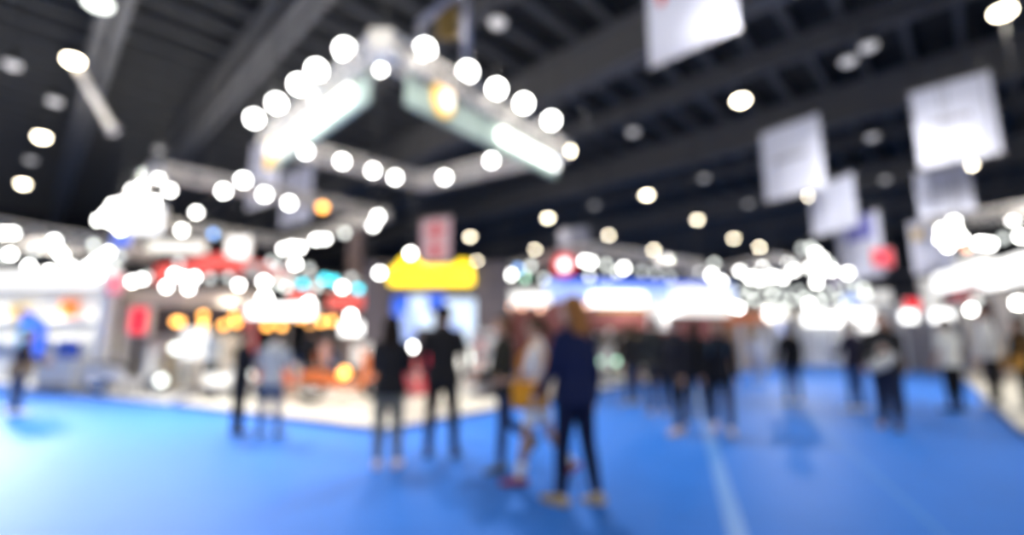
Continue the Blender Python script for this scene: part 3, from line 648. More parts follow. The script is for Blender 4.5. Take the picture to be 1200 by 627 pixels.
# ------------------------------------------------------------------ scooters and furniture
def scooter(paint, label, loc, rz):
    o = empty('scooter', loc, rz, label, 'scooter')
    for x in (-.62, .62):
        w = MB().torus((x, 0, .23), (0, 1, 0), .18, .055).build('wheel', M['rubber'], o, True)
        MB().lathe([(.03, -.05), (.13, -.03), (.13, .03), (.03, .05)], 16, Matrix.Translation((x, 0, .23)) @ R90).build('hub', M['chrome'], w)
    b = MB(); b.sweep([(-.78, 0, .52), (-.55, 0, .52), (-.25, 0, .45), (-.08, 0, .33)], [(.10, .10), (.17, .17), (.16, .17), (.12, .07)], 16, (0, 1, 0))
    b.sweep([(-.1, 0, .28), (.2, 0, .26), (.36, 0, .32)], [(.16, .06), (.17, .05), (.15, .06)], 16, (0, 1, 0))
    b.sweep([(.34, 0, .34), (.44, 0, .62), (.42, 0, .88), (.38, 0, 1.0)], [(.18, .06), (.22, .07), (.17, .08), (.10, .07)], 16, (0, 1, 0))
    link('body', remesh(b, 'body', paint, .02), o)
    f = MB(); f.sweep([(.42, 0, .44), (.6, 0, .46), (.78, 0, .38)], [(.08, .04), (.11, .05), (.07, .03)], 12, (0, 1, 0)); f.build('front_fender', paint, o, True)
    s_ = MB(); s_.sweep([(-.72, 0, .68), (-.45, 0, .72), (-.15, 0, .64), (-.08, 0, .60)], [(.11, .05), (.15, .06), (.13, .05), (.09, .03)], 14, (0, 1, 0)); s_.build('seat', M['black'], o, True)
    h = MB(); h.sweep([(.33, -.34, 1.02), (.38, -.15, 1.04), (.4, 0, 1.02), (.38, .15, 1.04), (.33, .34, 1.02)], [.018, .02, .03, .02, .018], 10, (1, 0, 0)); h.build('handlebar', M['black'], o, True)
    MB().ball((.50, 0, .86), (.05, .085, .075)).build('headlamp', M['chrome'], o, True)
    for s2 in (-1, 1):
        m_ = MB(); m_.bar((.36, s2 * .22, 1.04), (.36, s2 * .3, 1.2), .008, 6); m_.ball((.36, s2 * .32, 1.23), (.02, .06, .04)); m_.build('mirror', M['black'], o)
    k = MB().bar((.44, 0, .5), (.62, 0, .24), .03, 8); k.build('fork', M['chrome'], o)
    e = MB(); e.sweep([(-.25, -.16, .2), (-.5, -.19, .24), (-.8, -.2, .3)], [.03, .05, .05], 10); e.build('exhaust', M['chrome'], o, True)
    return o
def onp(px, py, h=.08): return at_h(px, py, h)
scooter(M['orange'], 'orange scooter on the corner platform, nearest the dark booth wall', onp(402, 470), .5)
scooter(M['orange'], 'orange scooter further left on the corner platform, behind the person in grey', onp(343, 465), .9)
scooter(M['whitepaint'], 'white scooter by the white booth at the left', V((-9.35, 11.95, .06)), .2)
scooter(M['redpaint'], 'red scooter on the corner platform between the two people in black', onp(487, 478), 1.2)
scooter(M['whitepaint'], 'white scooter on the platform of the blue lit booth', V((2.9, 16.6, .08)), .6)
def display_stand(px, py, y, w, h, m, label, n=4, items=None, base=.08, rz=0):
    p = P(px, y); o = empty('display_shelf', (p.x, p.y, base), rz, label, 'shelf')
    for x in (-w / 2, w / 2): MB().box((x - .02, -.2, 0), (x + .02, .2, h), None, .006).build('side_panel', m, o)
    for k in range(n): MB().box((-w / 2 + .02, -.2, .06 + k * (h - .1) / (n - 1)), (w / 2 - .02, .2, .09 + k * (h - .1) / (n - 1)), None, .005).build('shelf', m, o)
    MB().box((-w / 2, .18, 0), (w / 2, .2, h)).build('back_panel', m, o)
    return o, [(p.x, p.y, base + .09 + k * (h - .1) / (n - 1)) for k in range(n)]
def goods(lv, w, spec, label, group, rz=0):
    for (x, y, z) in lv[:-1]:
        k = len(spec)
        for i, (m, hh) in enumerate(spec):
            xx = (i - (k - 1) / 2) * w / k * .9
            c = empty('package', (x + xx * math.cos(rz), y + xx * math.sin(rz) - .02, z), rz, label, 'package', group)
            MB().box((-w / k * .36, -.1, 0), (w / k * .36, .1, hh), None, .01).build('body', m, c); MB().box((-w / k * .3, -.105, hh * .35), (w / k * .3, -.099, hh * .7)).build('wrapper_band', M['white'], c)
_, lv = display_stand(700, 0, 18.6, 2.0, 1.9, M['black'], 'dark display shelf of packages in the red brown booth', 4); goods(lv, 1.9, [(M['grey'], .3), (M['redpaint'], .25), (M['black'], .34), (M['wood'], .28), (M['grey'], .3)], 'package on the dark display shelf of the red brown booth', 'packages on the dark display shelf')
_, lv = display_stand(742, 0, 18.2, 1.4, 1.8, M['black'], 'dark display shelf with tan packages behind the right hand group', 4); goods(lv, 1.3, [(M['wood'], .3), (M['yellowbox'], .3), (M['black'], .3)], 'package on the shelf behind the right hand group', 'packages behind the right hand group')
_, lv = display_stand(576, 0, 11.6, .9, 1.5, M['white'], 'white display shelf against the right wall of the dark booth', 4); goods(lv, .85, [(M['redpaint'], .2), (M['white'], .25), (M['wood'], .25)], 'package on the white shelf by the dark booth', 'packages on the white shelf')
_, lv = display_stand(252, 0, 14.8, 1.6, 1.5, M['cream'], 'cream display shelf inside the red booth', 4); goods(lv, 1.5, [(M['yellowbox'], .22), (M['white'], .28), (M['cream'], .25), (M['beige'], .28)], 'package on the cream shelf inside the red booth', 'packages on the cream shelf')
_, lv = display_stand(205, 0, 13.0, 1.3, 1.35, M['cream'], 'cream display shelf at the left of the red booth', 4); goods(lv, 1.2, [(M['white'], .22), (M['yellowbox'], .2), (M['white'], .28)], 'package on the cream shelf at the left of the red booth', 'packages on the left cream shelf')
counter(262, 300, 430, 11.6, 11.4, M['white'], 'white counter behind the person in grey on the corner platform')
counter(322, 342, 428, 11, 11, M['cream'], 'narrow cream counter right of the person in grey')
counter(545, 572, 432, 10.6, 10.8, M['white'], 'white counter right of the man in black at the dark booth')
counter(470, 496, 436, 10.8, 10.8, M['cream'], 'cream counter between the two people in black')
carton(480, 424, 436, 11.05, .35, M['redpaint'], 'red box standing on the cream counter', rz=.1)
def tvsign(px, py0, py1, y, w, m, label):
    a = at_y(px, py1, y); h = at_y(px, py0, y).z - a.z; o = empty('display_board', (a.x, a.y, .08), 0, label, 'board')
    MB().lathe([(.25, 0), (.25, .03), (.04, .05)], 20).build('base', M['black'], o); MB().bar((0, 0, .03), (0, 0, a.z), .025, 8).build('pole', M['chrome'], o)
    MB().box((-w / 2, -.04, a.z - .08), (w / 2, .04, a.z - .08 + h), None, .02).build('face', m, o)
tvsign(231, 385, 420, 12.3, .85, E_['soft'], 'round cornered white lit board on a pole inside the red booth')
tvsign(330, 415, 428, 12.4, .4, E_['soft'], 'small white lit board on a pole right of the person in grey')
tvsign(425, 403, 428, 11.6, .55, E_['faint'], 'pale lit board on a pole beside the woman with grey trousers')
tvsign(545, 408, 440, 11.9, .45, E_['soft'], 'white lit board on a pole right of the man in black')
tvsign(255, 438, 452, 10.8, .6, E_['soft'], 'low white lit board on a pole before the red booth')
tvsign(370, 402, 430, 13, .7, mat('pinkish_print', (.65, .38, .34), .6), 'pink tan printed board on a pole behind the orange scooters')

def added_globe(px, py, y, kind, label, group, R=.11, base=.08):  # added glowing globes standing in for brightly lit goods
    p = at_y(px, py, y); o = empty('added_globe', (p.x, p.y, base), 0, label, 'lamp', group); h = p.z - base
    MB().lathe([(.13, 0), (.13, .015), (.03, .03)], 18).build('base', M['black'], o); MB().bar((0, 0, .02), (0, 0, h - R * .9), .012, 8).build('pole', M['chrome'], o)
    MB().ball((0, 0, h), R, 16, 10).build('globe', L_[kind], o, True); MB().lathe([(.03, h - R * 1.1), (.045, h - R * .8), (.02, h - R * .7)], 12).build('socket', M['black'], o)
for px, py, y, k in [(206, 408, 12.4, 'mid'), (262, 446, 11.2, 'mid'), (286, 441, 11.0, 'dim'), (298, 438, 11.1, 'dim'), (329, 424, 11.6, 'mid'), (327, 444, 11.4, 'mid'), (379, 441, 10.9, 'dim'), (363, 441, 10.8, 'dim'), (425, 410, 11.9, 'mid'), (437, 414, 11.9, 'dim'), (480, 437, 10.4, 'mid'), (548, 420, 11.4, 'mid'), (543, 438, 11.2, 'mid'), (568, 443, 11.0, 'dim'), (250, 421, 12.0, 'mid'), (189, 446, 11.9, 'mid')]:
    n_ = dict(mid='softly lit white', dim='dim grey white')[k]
    added_globe(px, py, y, k, n_ + ' added globe lamp on a thin pole among the corner platform stands', n_ + ' added globe lamps on the corner platform')
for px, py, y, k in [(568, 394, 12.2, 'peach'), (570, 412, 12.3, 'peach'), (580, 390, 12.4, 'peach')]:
    added_globe(px, py, y, k, 'added peach globe lamp on a thin pole before the right wall of the dark booth', 'added peach globe lamps by the dark booth')
added_globe(403, 437, 10.6, 'amber', 'single orange globe lamp on a pole, added for headlamp glow by the nearest orange scooter', None)  # added glow in place of the scooter's headlamp

# ------------------------------------------------------------------ people
SK = mat('skin', (.56, .33, .23), .5); SKD = mat('skin_tan', (.42, .24, .15), .5); EYE = mat('eye', (.02, .015, .012), .3); LIP = mat('lips', (.42, .14, .12), .5)
CM = {}
def cloth(c, n=None):
    k = tuple(c)
    if k not in CM: CM[k] = mat('cloth_%d' % len(CM), c, .85, 0, .12, .12, 14)
    return CM[k]
def person(label, at, face, H=1.68, woman=False, hair=(.02, .014, .01), style='short', top=(.02, .02, .022), bottom=(.02, .02, .03), shoes=(.05, .05, .05), sleeve='long', legs='trousers',
           hipL=0, hipR=0, kneeL=0, kneeR=0, arm=((5, 10, 15), (5, 10, 15)), spread=3, lean=0, skin=None, bag=None, turn=0, jacket=1.0, base=0, socks=None, vox=.010):
    skin = skin or SK; o = empty('person', (at[0], at[1], base), math.atan2(face[1], face[0]) - math.pi / 2, label, 'person'); R = math.radians
    hz = .525 * H; sh_w = (.098 if woman else .112) * H; hw = .05 * H
    # joints; +y forward, x to the side (right = +1)
    J = {}
    for s_, hf, kf in ((-1, hipL, kneeL), (1, hipR, kneeR)):
        hp = V((s_ * hw, 0, hz)); a = R(hf); sp = R(spread)
        kn = hp + V((s_ * math.sin(sp) * .242, math.sin(a) * .242, -math.cos(a) * math.cos(sp) * .242)) * H
        b = R(hf - kf); an = kn + V((s_ * math.sin(sp) * .5 * .238, math.sin(b) * .238, -math.cos(b) * .238)) * H
        fp = R(max(-55, min(12, (hf - kf) * .9))) if (hf - kf) < -8 else 0
        fd = V((s_ * .12, math.cos(fp), math.sin(fp))).normalized()
        J[s_] = (hp, kn, an, fd)
    low = min(min(J[s_][2].z - .043 * H, J[s_][2].z + J[s_][3].z * .12 * H - .022 * H) for s_ in (-1, 1))
    up = V((0, 0, -low)); 
    for s_ in (-1, 1): J[s_] = (J[s_][0] + up, J[s_][1] + up, J[s_][2] + up, J[s_][3])
    hz += up.z; ln = R(lean)
    def tz(f, y=0): # point of the trunk at height fraction f
        t = f * H - .525 * H; return V((0, y * H + math.sin(ln) * t, hz + math.cos(ln) * t))
    shl = {s_: tz(.792) + V((s_ * sh_w, 0, 0)) for s_ in (-1, 1)}
    A = {}
    for s_, (f, ab, e) in ((-1, arm[0]), (1, arm[1])):
        f0, a0 = R(f + lean * .5), R(ab); d1 = V((s_ * math.sin(a0), math.sin(f0) * math.cos(a0), -math.cos(f0) * math.cos(a0)))
        el = shl[s_] + d1 * .172 * H; f1 = f0 + R(e); inn = min(.5, max(0, e - 20) / 110)
        d2 = V((s_ * (math.sin(a0) * .5 - inn), math.sin(f1), -math.cos(f1))).normalized(); wr = el + d2 * .145 * H; A[s_] = (shl[s_], el, wr, d2)
    hc = tz(.93, .012); ch = tz(.862)
    # body ---------------------------------------------------------
    b = MB(); X = (1, 0, 0)
    b.sweep([tz(.50), tz(.55), tz(.61), tz(.69), tz(.76), tz(.81), tz(.835)], [(.082 * H, .058 * H), (.086 * H, .06 * H), (.068 * H, .05 * H), (.08 * H, .056 * H), (.09 * H, .056 * H), (.07 * H, .040 * H), (.036 * H, .032 * H)], 20, X)
    b.sweep([tz(.82), tz(.86, .006), tz(.90, .008)], [.033 * H, .03 * H, .031 * H], 14, X)
    rt = Matrix.Translation(hc) @ Matrix.Rotation(R(turn), 4, 'Z')
    b.ball((0, -.004 * H, .012 * H), (.046 * H, .057 * H, .056 * H), 18, 12, rt)
    b.add([], []); hd = MB()
    b.sweep([rt @ V((0, .012 * H, -.01 * H)), rt @ V((0, .02 * H, -.038 * H)), rt @ V((0, .031 * H, -.057 * H))], [(.042 * H, .042 * H), (.036 * H, .034 * H), (.018 * H, .016 * H)], 14, rt.to_3x3() @ V(X))
    b.sweep([rt @ V((0, .052 * H, .008 * H)), rt @ V((0, .062 * H, -.012 * H)), rt @ V((0, .056 * H, -.017 * H))], [.006 * H, .0095 * H, .009 * H], 10)
    for s_ in (-1, 1): b.ball((s_ * .046 * H, -.004 * H, -.006 * H), (.008 * H, .013 * H, .02 * H), 10, 7, rt)
    for s_ in (-1, 1):
        hp, kn, an, fd = J[s_]; b.sweep([hp, lerp(hp, kn, .3), lerp(hp, kn, .75), kn, lerp(kn, an, .3), lerp(kn, an, .75), an], [v * H for v in (.05, .048, .036, .03, .032, .022, .019)], 14, X)
        b.sweep([an + V((0, 0, -.018 * H)) - fd * .02 * H, an + fd * .05 * H + V((0, 0, -.024 * H)), an + fd * .10 * H + V((0, 0, -.028 * H))], [(.02 * H, .02 * H), (.024 * H, .016 * H), (.022 * H, .011 * H)], 12, X)
        sp, el, wr, d = A[s_]; b.sweep([sp, lerp(sp, el, .4), el, lerp(el, wr, .3), lerp(el, wr, .8), wr], [v * H for v in (.024, .025, .021, .022, .016, .0145)], 12, X)
        # hand: palm, four fingers, thumb
        med = V((-s_, .15, 0)); med = (med - d * med.dot(d)).normalized(); acr = d.cross(med).normalized()
        if acr.dot(V((0, 1, .3))) < 0: acr = -acr
        pc = wr + d * .05 * H; b.sweep([wr, wr + d * .02 * H, wr + d * .05 * H], [(.014 * H, .011 * H), (.021 * H, .011 * H), (.023 * H, .0105 * H)], 12, acr)
        for k, (off, ln_) in enumerate(((.0165, .040), (.0055, .045), (-.0055, .042), (-.0165, .033))):
            r0 = pc + acr * off * H; p1 = r0 + (d + med * .25).normalized() * ln_ * .5 * H; p2 = p1 + (d * .75 + med * .65).normalized() * ln_ * .32 * H; p3 = p2 + (d * .35 + med * .9).normalized() * ln_ * .25 * H
            b.sweep([r0 - d * .012 * H, r0, p1, p2, p3], [v * H for v in (.0055, .0056, .0052, .0047, .004)], 8, acr)
        t0 = wr + d * .018 * H + acr * .018 * H; b.sweep([t0, t0 + (d * .6 + acr * .7 + med * .3).normalized() * .024 * H, t0 + (d * .9 + acr * .55 + med * .5).normalized() * .047 * H], [v * H for v in (.0075, .0065, .005)], 8, med)
    link('body', remesh(b, 'body', skin, min(vox, .0075), 3), o)
    for s_ in (-1, 1): MB().ball((s_ * .018 * H, .0475 * H, .006 * H), (.0075 * H, .005 * H, .0042 * H), 10, 7, rt).build('eye', EYE, o, True)
    MB().ball((0, .0555 * H, -.033 * H), (.013 * H, .005 * H, .0042 * H), 10, 7, rt).build('mouth', LIP, o, True)
    # hair ---------------------------------------------------------
    h = MB(); h.ball((0, -.012 * H, .02 * H), (.0525 * H, .060 * H, .058 * H), 18, 12, rt)
    if style == 'short': h.sweep([rt @ V((0, -.035 * H, .0)), rt @ V((0, -.042 * H, -.025 * H))], [(.042 * H, .022 * H), (.032 * H, .014 * H)], 14, X)
    if style in ('long', 'mid'):
        zl = -.15 if style == 'long' else -.075
        h.sweep([rt @ V((0, -.032 * H, .01 * H)), rt @ V((0, -.044 * H, -.05 * H)), rt @ V((0, -.055 * H, zl * .75 * H)), rt @ V((0, -.058 * H, zl * H))], [(.052 * H, .03 * H), (.058 * H, .028 * H), (.056 * H, .022 * H), (.036 * H, .012 * H)], 16, X)
        for s_ in (-1, 1): h.sweep([rt @ V((s_ * .044 * H, -.004 * H, .02 * H)), rt @ V((s_ * .05 * H, -.012 * H, -.04 * H)), rt @ V((s_ * .05 * H, -.03 * H, zl * .8 * H))], [(.014 * H, .025 * H), (.014 * H, .025 * H), (.012 * H, .018 * H)], 10, X)
    if style == 'tail':
        h.ball((0, -.068 * H, .02 * H), .018 * H, 12, 8, rt); h.sweep([rt @ V((0, -.07 * H, .02 * H)), rt @ V((0, -.085 * H, -.03 * H)), rt @ V((0, -.078 * H, -.09 * H))], [.017 * H, .018 * H, .008 * H], 12, X)
    link('hair', remesh(h, 'hair', cloth(hair), vox), o)
    # top ----------------------------------------------------------
    t = MB(); j = jacket; hem = .47
    t.sweep([tz(hem), tz(.53), tz(.61), tz(.69), tz(.76), tz(.80), tz(.826), tz(.842)], [(.114 * H * j, .080 * H * j), (.106 * H * j, .075 * H * j), (.086 * H * j, .064 * H * j), (.093 * H * j, .067 * H * j), (.1 * H, .066 * H), (.088 * H, .056 * H), (.058 * H, .047 * H), (.040 * H, .040 * H)], 20, X, .006 * H)
    sj = 1 + (j - 1) * .4
    for s_ in (-1, 1):
        sp, el, wr, d = A[s_]
        t.sweep([tz(.832) + V((s_ * .03 * H, 0, 0)), lerp(tz(.832), sp, .6), sp], [v * H for v in (.022, .026, .030)], 12)
        if sleeve == 'long': t.sweep([sp, lerp(sp, el, .4), el, lerp(el, wr, .5), lerp(el, wr, .96)], [v * H * sj for v in (.033, .034, .029, .027, .023)], 14, X)
        elif sleeve == 'short': t.sweep([sp, lerp(sp, el, .4), lerp(sp, el, .72)], [v * H for v in (.033, .035, .036)], 14, X)
    link('top', remesh(t, 'top', cloth(top), vox), o)
    if jacket > 1.02 or style == 'short':
        c = MB(); c.torus(tz(.848), tz(.9) - tz(.8), .037 * H, .008 * H); c.build('collar', cloth(tuple(min(1, v * 1.5 + .02) for v in top)), o, True)
    # legs ---------------------------------------------------------
    t = MB(); t.sweep([tz(.575), tz(.53), tz(.49)], [(.085 * H, .064 * H), (.09 * H, .068 * H), (.086 * H, .066 * H)], 20, X)
    for s_ in (-1, 1):
        hp, kn, an, fd = J[s_]
        if legs == 'trousers': t.sweep([hp, lerp(hp, kn, .35), kn, lerp(kn, an, .35), lerp(kn, an, .9)], [v * H for v in (.056, .054, .038, .037, .029)], 14, X)
        else: t.sweep([hp, lerp(hp, kn, .35), lerp(hp, kn, .62)], [v * H for v in (.058, .056, .05)], 14, X)
    link(legs, remesh(t, legs, cloth(bottom), vox), o)
    for s_ in (-1, 1):
        hp, kn, an, fd = J[s_]; f = MB(); sd = fd.cross(V((0, 0, 1))).normalized(); dn = sd.cross(fd).normalized(); dn = -dn if dn.z > 0 else dn
        base_ = an + dn * .022 * H
        f.sweep([base_ - fd * .028 * H, base_ + fd * .02 * H, base_ + fd * .07 * H + dn * .006 * H, base_ + fd * .112 * H + dn * .009 * H], [(.023 * H, .023 * H), (.026 * H, .023 * H), (.029 * H, .017 * H), (.022 * H, .012 * H)], 14, sd)
        f.sweep([an + dn * .02 * H, an + V((0, 0, .012 * H))], [.026 * H, .025 * H], 12, X)
        sh = link('shoe', remesh(f, 'shoe', cloth(shoes), .008), o)
        g = MB(); g.sweep([base_ - fd * .03 * H + dn * .016 * H, base_ + fd * .05 * H + dn * .016 * H, base_ + fd * .115 * H + dn * .017 * H], [(.024 * H, .006 * H), (.030 * H, .006 * H), (.022 * H, .005 * H)], 14, sd); g.build('sole', cloth((.5, .46, .42) if sum(shoes) > .5 else (.06, .05, .05)), sh, True)
        if socks: MB().sweep([an + V((0, 0, .01 * H)), lerp(an, kn, .28)], [.026 * H, .030 * H], 14, X).build('sock', cloth(socks), o, True)
    if bag:
        kind, bc, s_, bl_ = bag; sp, el, wr, d = A[s_]
        if kind == 'hand':
            g = empty('handbag', o.matrix_basis @ (wr + d * .07 * H + V((0, 0, -.30))), o.rotation_euler.z, bl_, 'bag')
            MB().box((-.07, -.19, 0), (.07, .19, .26), None, .04).build('body', cloth(bc), g, True); MB().torus((0, 0, .26), (1, 0, 0), .09, .009).build('handle', cloth(bc), g, True)
        if kind == 'shoulder':
            g = empty('shoulder_bag', o.matrix_basis @ V((s_ * .125 * H, .03 * H, .44 * H)), o.rotation_euler.z, bl_, 'bag')
            MB().box((-.06, -.17, 0), (.06, .17, .24), None, .04).build('body', cloth(bc), g, True)
            top_ = V((0, -.01 * H, .40 * H)); st = MB(); st.sweep([V((0, -.12, .22)), V((-s_ * .03 * H, -.09 * H, .30 * H)), V((-s_ * .05 * H, -.02 * H, .40 * H)), V((-s_ * .03 * H, .06 * H, .30 * H)), V((0, .12, .22))], [.014] * 5, 8); st.build('strap', cloth(bc), g, True)
        if kind == 'back':
            p_ = MB(); p_.sweep([tz(.60, -.085), tz(.70, -.09), tz(.78, -.075)], [(.075 * H, .045 * H), (.085 * H, .05 * H), (.07 * H, .035 * H)], 16, X); g = empty('backpack', o.location, o.rotation_euler.z, bl_, 'bag'); p_.build('body', cloth(bc), g, True)
            st = MB()
            for q_ in (-1, 1): st.sweep([tz(.79, -.06) + V((q_ * .05 * H, 0, 0)), tz(.835, 0) + V((q_ * .055 * H, 0, 0)), tz(.76, .07) + V((q_ * .06 * H, 0, 0)), tz(.68, .05) + V((q_ * .075 * H, 0, 0))], [.012] * 4, 8)
            st.build('strap', cloth(bc), g, True)
    return o
BLK = (.012, .012, .014); NAVY = (.012, .018, .06); DK = (.022, .022, .026); JEAN = (.05, .08, .16); WH = (.85, .84, .82)
def F(px, py): p = fl(px, py); return (p.x, p.y)
person('woman with long dark hair in black jacket and grey trousers, seen from behind', F(453, 548), (-.1, 1), 1.58, True, (.012, .008, .006), 'long', BLK, (.13, .13, .11), (.70, .55, .52), arm=((25, 8, 70), (25, 8, 70)), jacket=1.08, spread=2, vox=.009)
person('man in black jacket and black trousers facing the blue screen', F(517, 536), (.05, 1), 1.73, False, (.015, .01, .008), 'short', BLK, BLK, (.03, .025, .02), arm=((8, 14, 40), (8, 12, 35)), jacket=1.1, spread=6, vox=.009)
person('woman in olive black top and jeans striding beside the one in white', F(590, 549), (-.75, -.35), 1.58, True, (.10, .05, .025), 'mid', (.025, .024, .018), (.03, .045, .10), (.10, .10, .06), hipL=8, kneeL=4, hipR=-14, kneeR=42, arm=((15, 8, 75), (10, 8, 60)), bag=('shoulder', (.45, .38, .30), 1, 'tan grey shoulder bag of the woman in olive black top and jeans'), vox=.009)
person('woman in white top with bare legs, white socks and red shoes', F(630, 565), (-.9, .1), 1.56, True, (.06, .035, .02), 'tail', WH, WH, (.35, .05, .04), sleeve='short', legs='shorts', hipL=14, kneeL=4, hipR=-16, kneeR=20, arm=((20, 8, 60), (-10, 8, 15)), socks=(.8, .8, .78), skin=SKD, bag=('shoulder', (.85, .36, .03), -1, 'orange bag of the woman in white top with bare legs'), vox=.009)
person('woman with light brown hair in navy jacket and navy trousers walking nearest', F(676, 591), (-.62, .78), 1.69, True, (.30, .13, .042), 'long', NAVY, (.010, .014, .04), (.52, .40, .22), hipL=6, kneeL=3, hipR=-5, kneeR=6, arm=((12, 10, 25), (-6, 12, 18)), turn=30, jacket=1.16, vox=.009)
person('slim person all in black standing left of the one in grey', F(277, 509), (.6, .8), 1.47, False, (.015, .01, .008), 'short', BLK, BLK, (.08, .07, .05), spread=1, arm=((10, 6, 30), (10, 6, 60)))
person('person in pale grey top and jeans on the aisle left of the middle', F(314, 511), (.15, 1), 1.50, False, (.05, .03, .02), 'short', (.42, .42, .40), (.07, .10, .15), (.12, .14, .09), sleeve='short', spread=6, arm=((8, 12, 30), (8, 12, 30)))
person('person in black standing on the cream platform behind the one in grey', (-4.35, 10.4), (.3, 1), 1.55, False, BLK, 'short', BLK, (.04, .02, .018), BLK, base=.08)
person('person in white top and dark trousers before the red booth', (-7.05, 11.4), (.3, 1), 1.58, True, (.3, .2, .12), 'mid', (.55, .56, .52), (.03, .035, .03), BLK, base=.08)
person('person in black with blue jeans at the left edge beside the flag', F(17, 486), (.8, .5), 1.52, False, BLK, 'short', (.02, .02, .03), (.04, .055, .10), (.6, .6, .6), arm=((15, 8, 60), (20, 8, 70)), bag=('shoulder', (.25, .17, .10), 1, 'brown shoulder bag of the person beside the blue flag'))
person('person in black top with tan shirt tied round, nearest the cream platform on the right', F(742, 474), (-.5, .8), 1.72, True, (.05, .03, .02), 'mid', (.03, .028, .026), (.05, .06, .09), (.45, .42, .38), spread=5, bag=('hand', (.45, .28, .22), 1, 'tan pink handbag at the left end of the right hand group'))
person('tall person in dark grey jacket in the middle of the right hand group', F(772, 486), (.1, 1), 1.74, False, BLK, 'short', (.03, .032, .03), (.02, .024, .04), (.4, .3, .26), arm=((15, 10, 70), (10, 10, 40)), jacket=1.2)
person('person in long black coat in the gap of the right hand group', F(819, 494), (.2, 1), 1.66, True, (.04, .025, .015), 'mid', BLK, BLK, (.05, .04, .04), jacket=1.2)
person('person in black with pale shoes, front of the right hand group', F(797, 507), (-.8, -.3), 1.70, False, (.06, .035, .02), 'short', (.018, .018, .024), BLK, (.62, .48, .42), hipL=10, kneeL=4, hipR=-6, kneeR=6, jacket=1.15, bag=('shoulder', (.03, .03, .035), 1, 'black shoulder bag on the person with pale shoes'))
person('person in black jacket with white collar at the right of the right hand group', F(848, 507), (-.4, -.8), 1.64, True, (.05, .03, .02), 'mid', (.018, .018, .022), BLK, (.5, .42, .36), hipL=12, kneeL=4, hipR=-12, kneeR=14, bag=('back', (.05, .12, .2), 1, 'dark blue backpack on the person with white collar'))
person('person in pale white coat in the distance right of the right hand group', (8.1, 16), (0, 1), 1.72, True, (.1, .06, .04), 'mid', (.60, .60, .62), (.5, .5, .55), WH, jacket=1.1)
person('person in black top and blue jeans standing alone in the aisle', F(931, 474), (0, 1), 1.68, False, BLK, 'short', BLK, (.03, .06, .14), (.4, .45, .35), spread=4)
person('person in dark jacket and blue jeans with white trainers on the right', F(1006, 482), (-.3, .9), 1.69, False, BLK, 'short', (.02, .018, .035), (.04, .09, .22), (.7, .7, .7), spread=5, arm=((20, 8, 70), (10, 8, 40)))
person('person in black jacket and navy trousers carrying a pale grey bag', F(1045, 502), (-.7, -.6), 1.76, False, (.08, .05, .03), 'short', (.022, .022, .024), (.014, .02, .045), (.10, .075, .05), hipL=10, kneeL=3, hipR=-8, kneeR=8, arm=((25, 8, 80), (10, 8, 40)), jacket=1.15)
person('person in brown and black just behind the one with the pale grey bag', (6.9, 8.9), (.4, .9), 1.68, True, (.2, .1, .05), 'mid', (.16, .10, .05), (.03, .04, .08), (.08, .07, .06))
person('person in white vest over black trousers at the right', F(1122, 482), (-.2, .9), 1.77, False, (.05, .03, .02), 'short', (.82, .82, .76), BLK, (.04, .06, .12), sleeve='short', skin=SKD)
person('person in loose white shirt standing on the right hand platform edge', (9.2, 9.35), (-.5, .7), 1.9, False, (.10, .05, .03), 'short', (.85, .85, .83), (.02, .02, .02), (.6, .6, .56), jacket=1.15, base=.08)
person('person in black at the right edge of the picture', (9.0, 8.55), (-.3, .9), 1.66, False, BLK, 'short', BLK, BLK, (.6, .58, .5), bag=('shoulder', (.6, .3, .06), -1, 'orange brown shoulder bag at the right edge of the picture'), base=.08)
g = empty('shoulder_bag', at_y(1036, 424, 7.1), .4, 'pale grey bag held across the person in black jacket at the right', 'bag')
MB().sweep([(-.25, 0, -.07), (0, 0, 0), (.22, 0, .08)], [(.07, .08), (.08, .10), (.06, .07)], 14).build('body', cloth((.45, .45, .44)), g, True)
MB().torus((0, 0, .08), (0, 1, 0), .16, .012).build('strap', cloth((.3, .3, .3)), g, True)

# ------------------------------------------------------------------ light
w = bpy.data.worlds.new('world'); S.world = w; w.use_nodes = True
w.node_tree.nodes['Background'].inputs[0].default_value = (1, .98, .96, 1); w.node_tree.nodes['Background'].inputs[1].default_value = .55
def spotl(p, aim, power, col=(1, .97, .92), ang=80, blend=.6, r=.15):
    l = bpy.data.lights.new('spot', 'SPOT'); l.energy = power; l.color = col; l.spot_size = math.radians(ang); l.spot_blend = blend; l.shadow_soft_size = r
    o = bpy.data.objects.new('spot_light', l); COL.objects.link(o); o.location = p; o.rotation_euler = (V(aim) - V(p)).to_track_quat('-Z', 'Y').to_euler(); return o
def areal(p, aim, power, sx, sy, col=(1, .97, .92)):
    l = bpy.data.lights.new('area', 'AREA'); l.shape = 'RECTANGLE'; l.size = sx; l.size_y = sy; l.energy = power; l.color = col
    o = bpy.data.objects.new('area_light', l); COL.objects.link(o); o.location = p; o.rotation_euler = (V(aim) - V(p)).to_track_quat('-Z', 'Y').to_euler(); return o
for px, py in HBL:
    p = at_h(px, py, 10); spotl(p + V((0, 0, -.3)), (p.x, p.y, 0), 1000, (1, .93, .82), 150, 1, .3)
